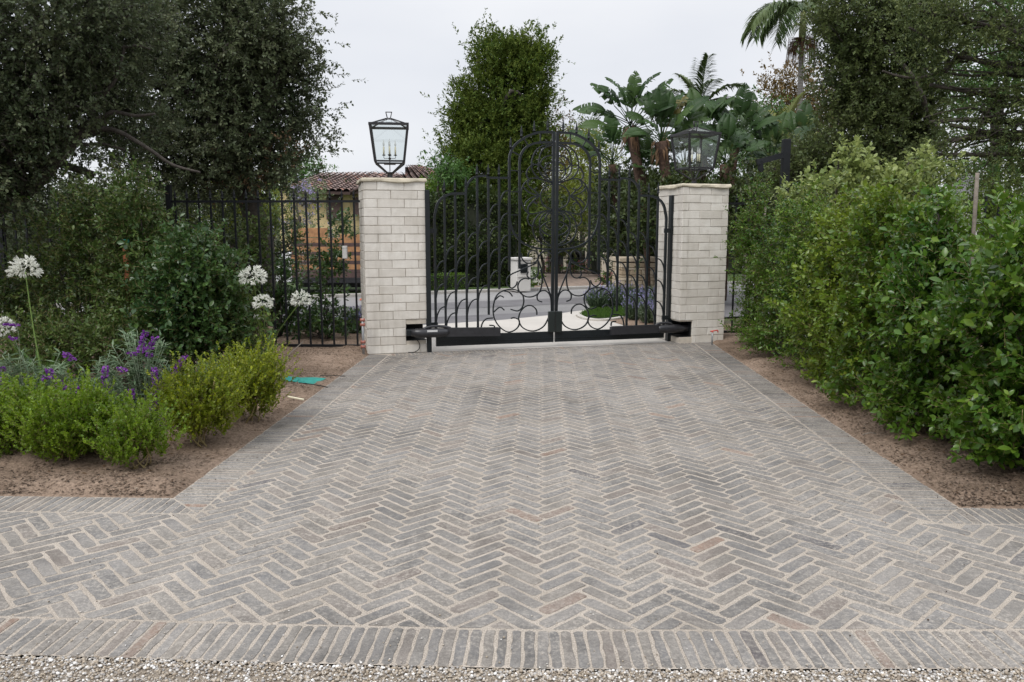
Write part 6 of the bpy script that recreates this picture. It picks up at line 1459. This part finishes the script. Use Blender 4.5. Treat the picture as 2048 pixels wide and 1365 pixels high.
for i, a in enumerate(((1196, 618, 30, 50, 'grey green lavender at the left end of the verge bed'), (1228, 616, 30, 55, 'lavender behind the small lawn patch'), (1262, 612, 30, 48, 'lavender directly in front of the stone pier'), (1298, 612, 26, 45, 'lavender at the right foot of the stone pier'),
      (1268, 640, 26, 62, 'near lavender with blue spikes behind the middle pickets'), (1296, 646, 26, 66, 'near lavender behind the right pickets'), (1322, 650, 24, 62, 'near lavender beside the right hinge post'), (1345, 640, 30, 66, 'lavender behind the right gate pillar'))):
    lavender(a[0], a[1], a[2], a[3], a[4], 500+i)
for i, a in enumerate(((715, 672, 26, 62, 'grey green lavender behind the last fence bars'), (690, 668, 24, 40, 'low grey lavender left of the last fence bars'))): lavender(a[0], a[1], a[2], a[3], a[4], 520+i)
# lawn patch
ls = [G(1160, 631), G(1168, 634), G(1194, 637), G(1222, 636), G(1250, 632), G(1262, 616), G(1230, 608), G(1190, 616), G(1172, 624)]
sheet('lawn_patch', ls, .0, M['turf'])
lx = np.array([[p.x, p.y] for p in ls]); n = 9000; rg = np.random.default_rng(77); pt = rg.uniform(lx.min(0), lx.max(0), (n*2, 2))
def inside(pt, poly):
    c = np.zeros(len(pt), bool); j = len(poly)-1
    for i in range(len(poly)):
        a, b = poly[i], poly[j]; m_ = ((a[1] > pt[:, 1]) != (b[1] > pt[:, 1])) & (pt[:, 0] < (b[0]-a[0])*(pt[:, 1]-a[1])/(b[1]-a[1]+1e-12)+a[0]); c ^= m_; j = i
    return c
def grass(name, pt, lo, hi, mat, rg, z=0., wid=.5):
    n = len(pt); B = np.concatenate([pt, np.full((n, 1), z)], 1); X, Y, Z = frames(unit(rg.normal(0, .35, (n, 3))+[0, 0, 1]), rg.normal(0, 1, (n, 3)), rg, 1); V, F, nv = leaves_np(B, X, Y, Z, rg.uniform(lo, hi, n), 'narrow', wid)
    prop(link(name, np_mesh(name, V, F, mat, np.repeat(rg.random(n), nv))), kind='stuff')
grass('lawn_grass', pt[inside(pt, lx)], .04, .09, M['grass'], rg)
s_ = rg.uniform(-9, 1.6, 14000); w_ = rg.uniform(.2, .75, 14000); q = np.array([RA.x, RA.y])+np.outer(s_, [rd.x, rd.y])+np.outer(w_, [rn.x, rn.y]); grass('verge_grass', q, .03, .07, M['grass'], rg)
# edging kerb of the verge bed and bare soil beside it
prop(one('bed_edging', lambda m: [m.bar([G(a_[0], a_[1], .01), G(b_[0], b_[1], .01)], (0, 0, 1), .09, .03) for a_, b_ in zip(EG, EG[1:])], M['concrete']) if False else (lambda EG: one('bed_edging', lambda m: m.bar(smooth_pts([G(x, y, .012) for x, y in EG], 4), (0, 0, 1), .10, .03), M['concrete']))([(1190, 616), (1172, 622), (1157, 629), (1168, 636), (1194, 640), (1222, 638.5), (1244, 635)]), kind='structure')
sheet('verge_soil', [G(1216, 641), G(1240, 636), G(1300, 622), G(1400, 618), G(1450, 640), G(1400, 675), G(1340, 668), G(1262, 655)], -.002, M['soil'])
# flowers by the far drive
for i, (px, py, mt, lbx) in enumerate(((1064, 560, 'white_flower', 'small white flowering plant at the white pier'), (1222, 560, 'pink_flower', 'small pink flowering plant left of the stone pier'), (1312, 560, 'white_flower', 'white flowering plant right of the stone pier'),
        (1105, 533, 'pink_flower', 'row of red flowers left inside the courtyard gate'), (1150, 533, 'pink_flower', 'row of red flowers at the middle of the courtyard gate'), (1190, 533, 'pink_flower', 'row of red flowers right inside the courtyard gate'))):
    q = G(px, py+12); rt = tree('flowering_plant', [(px, py, 16, 14, q.y)], 'hedge', lbx, 'flowering plant', seed=540+i, limb=False, nclump=18, ntwig=7, k=7, spread=.06, tl=.1, ll=.06)
    foliage(rt[0], rt[1], M[mt], rt[2], nclump=12, ntwig=5, k=7, spread=.05, tl=.06, ll=.05, name='blossom', shell=(1, 1.15))
# courtyard gate, wall and house behind it
dg = 27
r = empty('courtyard_gate', (P(1140, 545, dg).x, dg, 0), 0, 'far black spiked iron courtyard gate across the road', 'gate'); zt_ = P(1140, 484, dg).z; x0_, x1_ = P(1068, 500, dg).x, P(1198, 500, dg).x; I = M['fence_iron']
one('top_rail', lambda m: m.box(((x0_+x1_)/2, dg, zt_), (x1_-x0_, .04, .035)), I, r); one('bottom_rail', lambda m: m.box(((x0_+x1_)/2, dg, .12), (x1_-x0_, .04, .04)), I, r); one('middle_rail', lambda m: m.box(((x0_+x1_)/2, dg, .62), (x1_-x0_, .04, .03)), I, r)
for i in range(19):
    x = x0_+(x1_-x0_)*i/18; zz = zt_+.10; one('picket', lambda m: (m.tube([(x, dg, .1), (x, dg, zz)], .011, 4, smooth=False), m.lathe([(.02, 0), (.026, .05), (.002, .14)], 6, (x, dg, zz))), I, r)
for i, (x, hz, nm) in enumerate(((x1_+.12, P(0, 516, dg).z, 'dark letterbox post'), )):
    one('gate_post', lambda m: m.bbox((x, dg-.3, .62), (.34, .34, 1.24), .01), M['iron'], r)
pa = P(1212, 560, 24); r = empty('gate_pier', (pa.x, 24, 0), 0, 'low pale pier right of the far courtyard gate', 'pier'); one('body', lambda m: m.bbox((0, 0, .42), (.3, .4, .84), .01), M['stucco'], r, False); one('cap', lambda m: m.bbox((0, 0, .86), (.36, .46, .05), .01), M['stucco'], r, False)
dh = 34
r = empty('courtyard_house', (P(1160, 545, dh).x, dh, 0), 0, 'pale stucco house with dark arches behind the far courtyard gate', 'house')
wallq(r, [pp(1050, 545, dh), pp(1290, 545, dh), pp(1290, 400, dh), pp(1050, 400, dh)], M['stucco'])
def arch_dark(cx, yt, w_, yb):
    c = pp(cx, yt, dh); s = dh/FPX; rr = w_/2*s; zt2 = c.z-rr; zb2 = pp(cx, yb, dh).z; pr = [(c.x-rr, zb2), (c.x+rr, zb2)]+[(c.x+rr*math.cos(a), zt2+rr*math.sin(a)) for a in np.linspace(0, PI, 11)]
    d_ = one('doorway', lambda m: m.add([(x, dh-.05, z) for x, z in pr]+[(x, dh-.01, z) for x, z in pr], [tuple(range(13)), tuple(range(25, 12, -1))]+[(i, (i+1) % 13, 13+(i+1) % 13, 13+i) for i in range(13)]), M['black'], r)
    one('door_frame', lambda m: m.tube([(x, dh-.08, z) for x, z in pr[1:]+[pr[0]]], .04, 5), M['stucco'], d_)
for a in ((1148, 480, 24, 540), (1185, 482, 22, 540), (1150, 505, 18, 540), (1115, 484, 22, 540)): arch_dark(*a)
w1 = one('window', lambda m: m.box((pp(1164, 453, dh).x, dh-.03, pp(1164, 453, dh).z), (.34, .06, .3)), M['dark_wood'], r); one('pane', lambda m: m.box((pp(1164, 453, dh).x, dh-.07, pp(1164, 453, dh).z), (.26, .02, .22)), M['dark_glass'], w1)
tile_roof(r, pp(1040, 402, dh-.5), pp(1300, 402, dh-.5), pp(1270, 380, dh+4), pp(1060, 380, dh+4))
# lamp globes on the courtyard side seen through the left gate leaf
# grey gabled house at the far right
dr = 30; r = empty('grey_roof_house', (P(1930, 430, dr).x, dr, 0), 0, 'white house with a grey shingle roof glimpsed above the right hedge', 'house')
wallq(r, [pp(1860, 470, dr), pp(1990, 470, dr), pp(1990, 400, dr), pp(1925, 352, dr), pp(1860, 395, dr)], M['white_stucco'])
m = MB(); V = [pp(1912, 352, dr-.8), pp(1890, 400, dr-.8), pp(1890, 402, dr+6), pp(1925, 345, dr+6), pp(1946, 345, dr-.8), pp(1990, 400, dr-.8), pp(1990, 400, dr+6)]
m.add([V[0], V[1], V[5], V[4]], [(0, 1, 2, 3)]); m.add([v+Vector((0, .15, -.1)) for v in (V[0], V[1], V[5], V[4])], [(3, 2, 1, 0)]); m.build('roof', M['shingle'], r)
# overhead dark thicket beyond everything: closes the horizon
for i, (cx, cy, rx, ry, d, mt, lbx) in enumerate(((100, 440, 260, 60, 45, 'ivy', 'distant dark tree line at the far left'), (480, 440, 200, 50, 48, 'ivy', 'distant dark tree line left of the cream house'), (800, 450, 140, 40, 48, 'ivy', 'distant tree line behind the cream house'), (1240, 440, 130, 50, 45, 'ivy', 'distant tree line behind the courtyard house'), (1560, 430, 220, 60, 45, 'ivy', 'distant tree line behind the paddle leaved trees'), (2000, 450, 260, 40, 48, 'ivy', 'distant tree line at the far right'))):
    tree('tree_line', [(cx-rx*.5, cy, rx*.6, ry, d), (cx+rx*.5, cy, rx*.6, ry*.9, d)], mt, lbx, 'trees', seed=600+i, limb=False, nclump=150, ntwig=9, k=7, spread=.6, tl=.6, ll=.3)
    COL.objects[-1]['kind'] = 'stuff' if False else 'x'
    del COL.objects[-1]['kind']
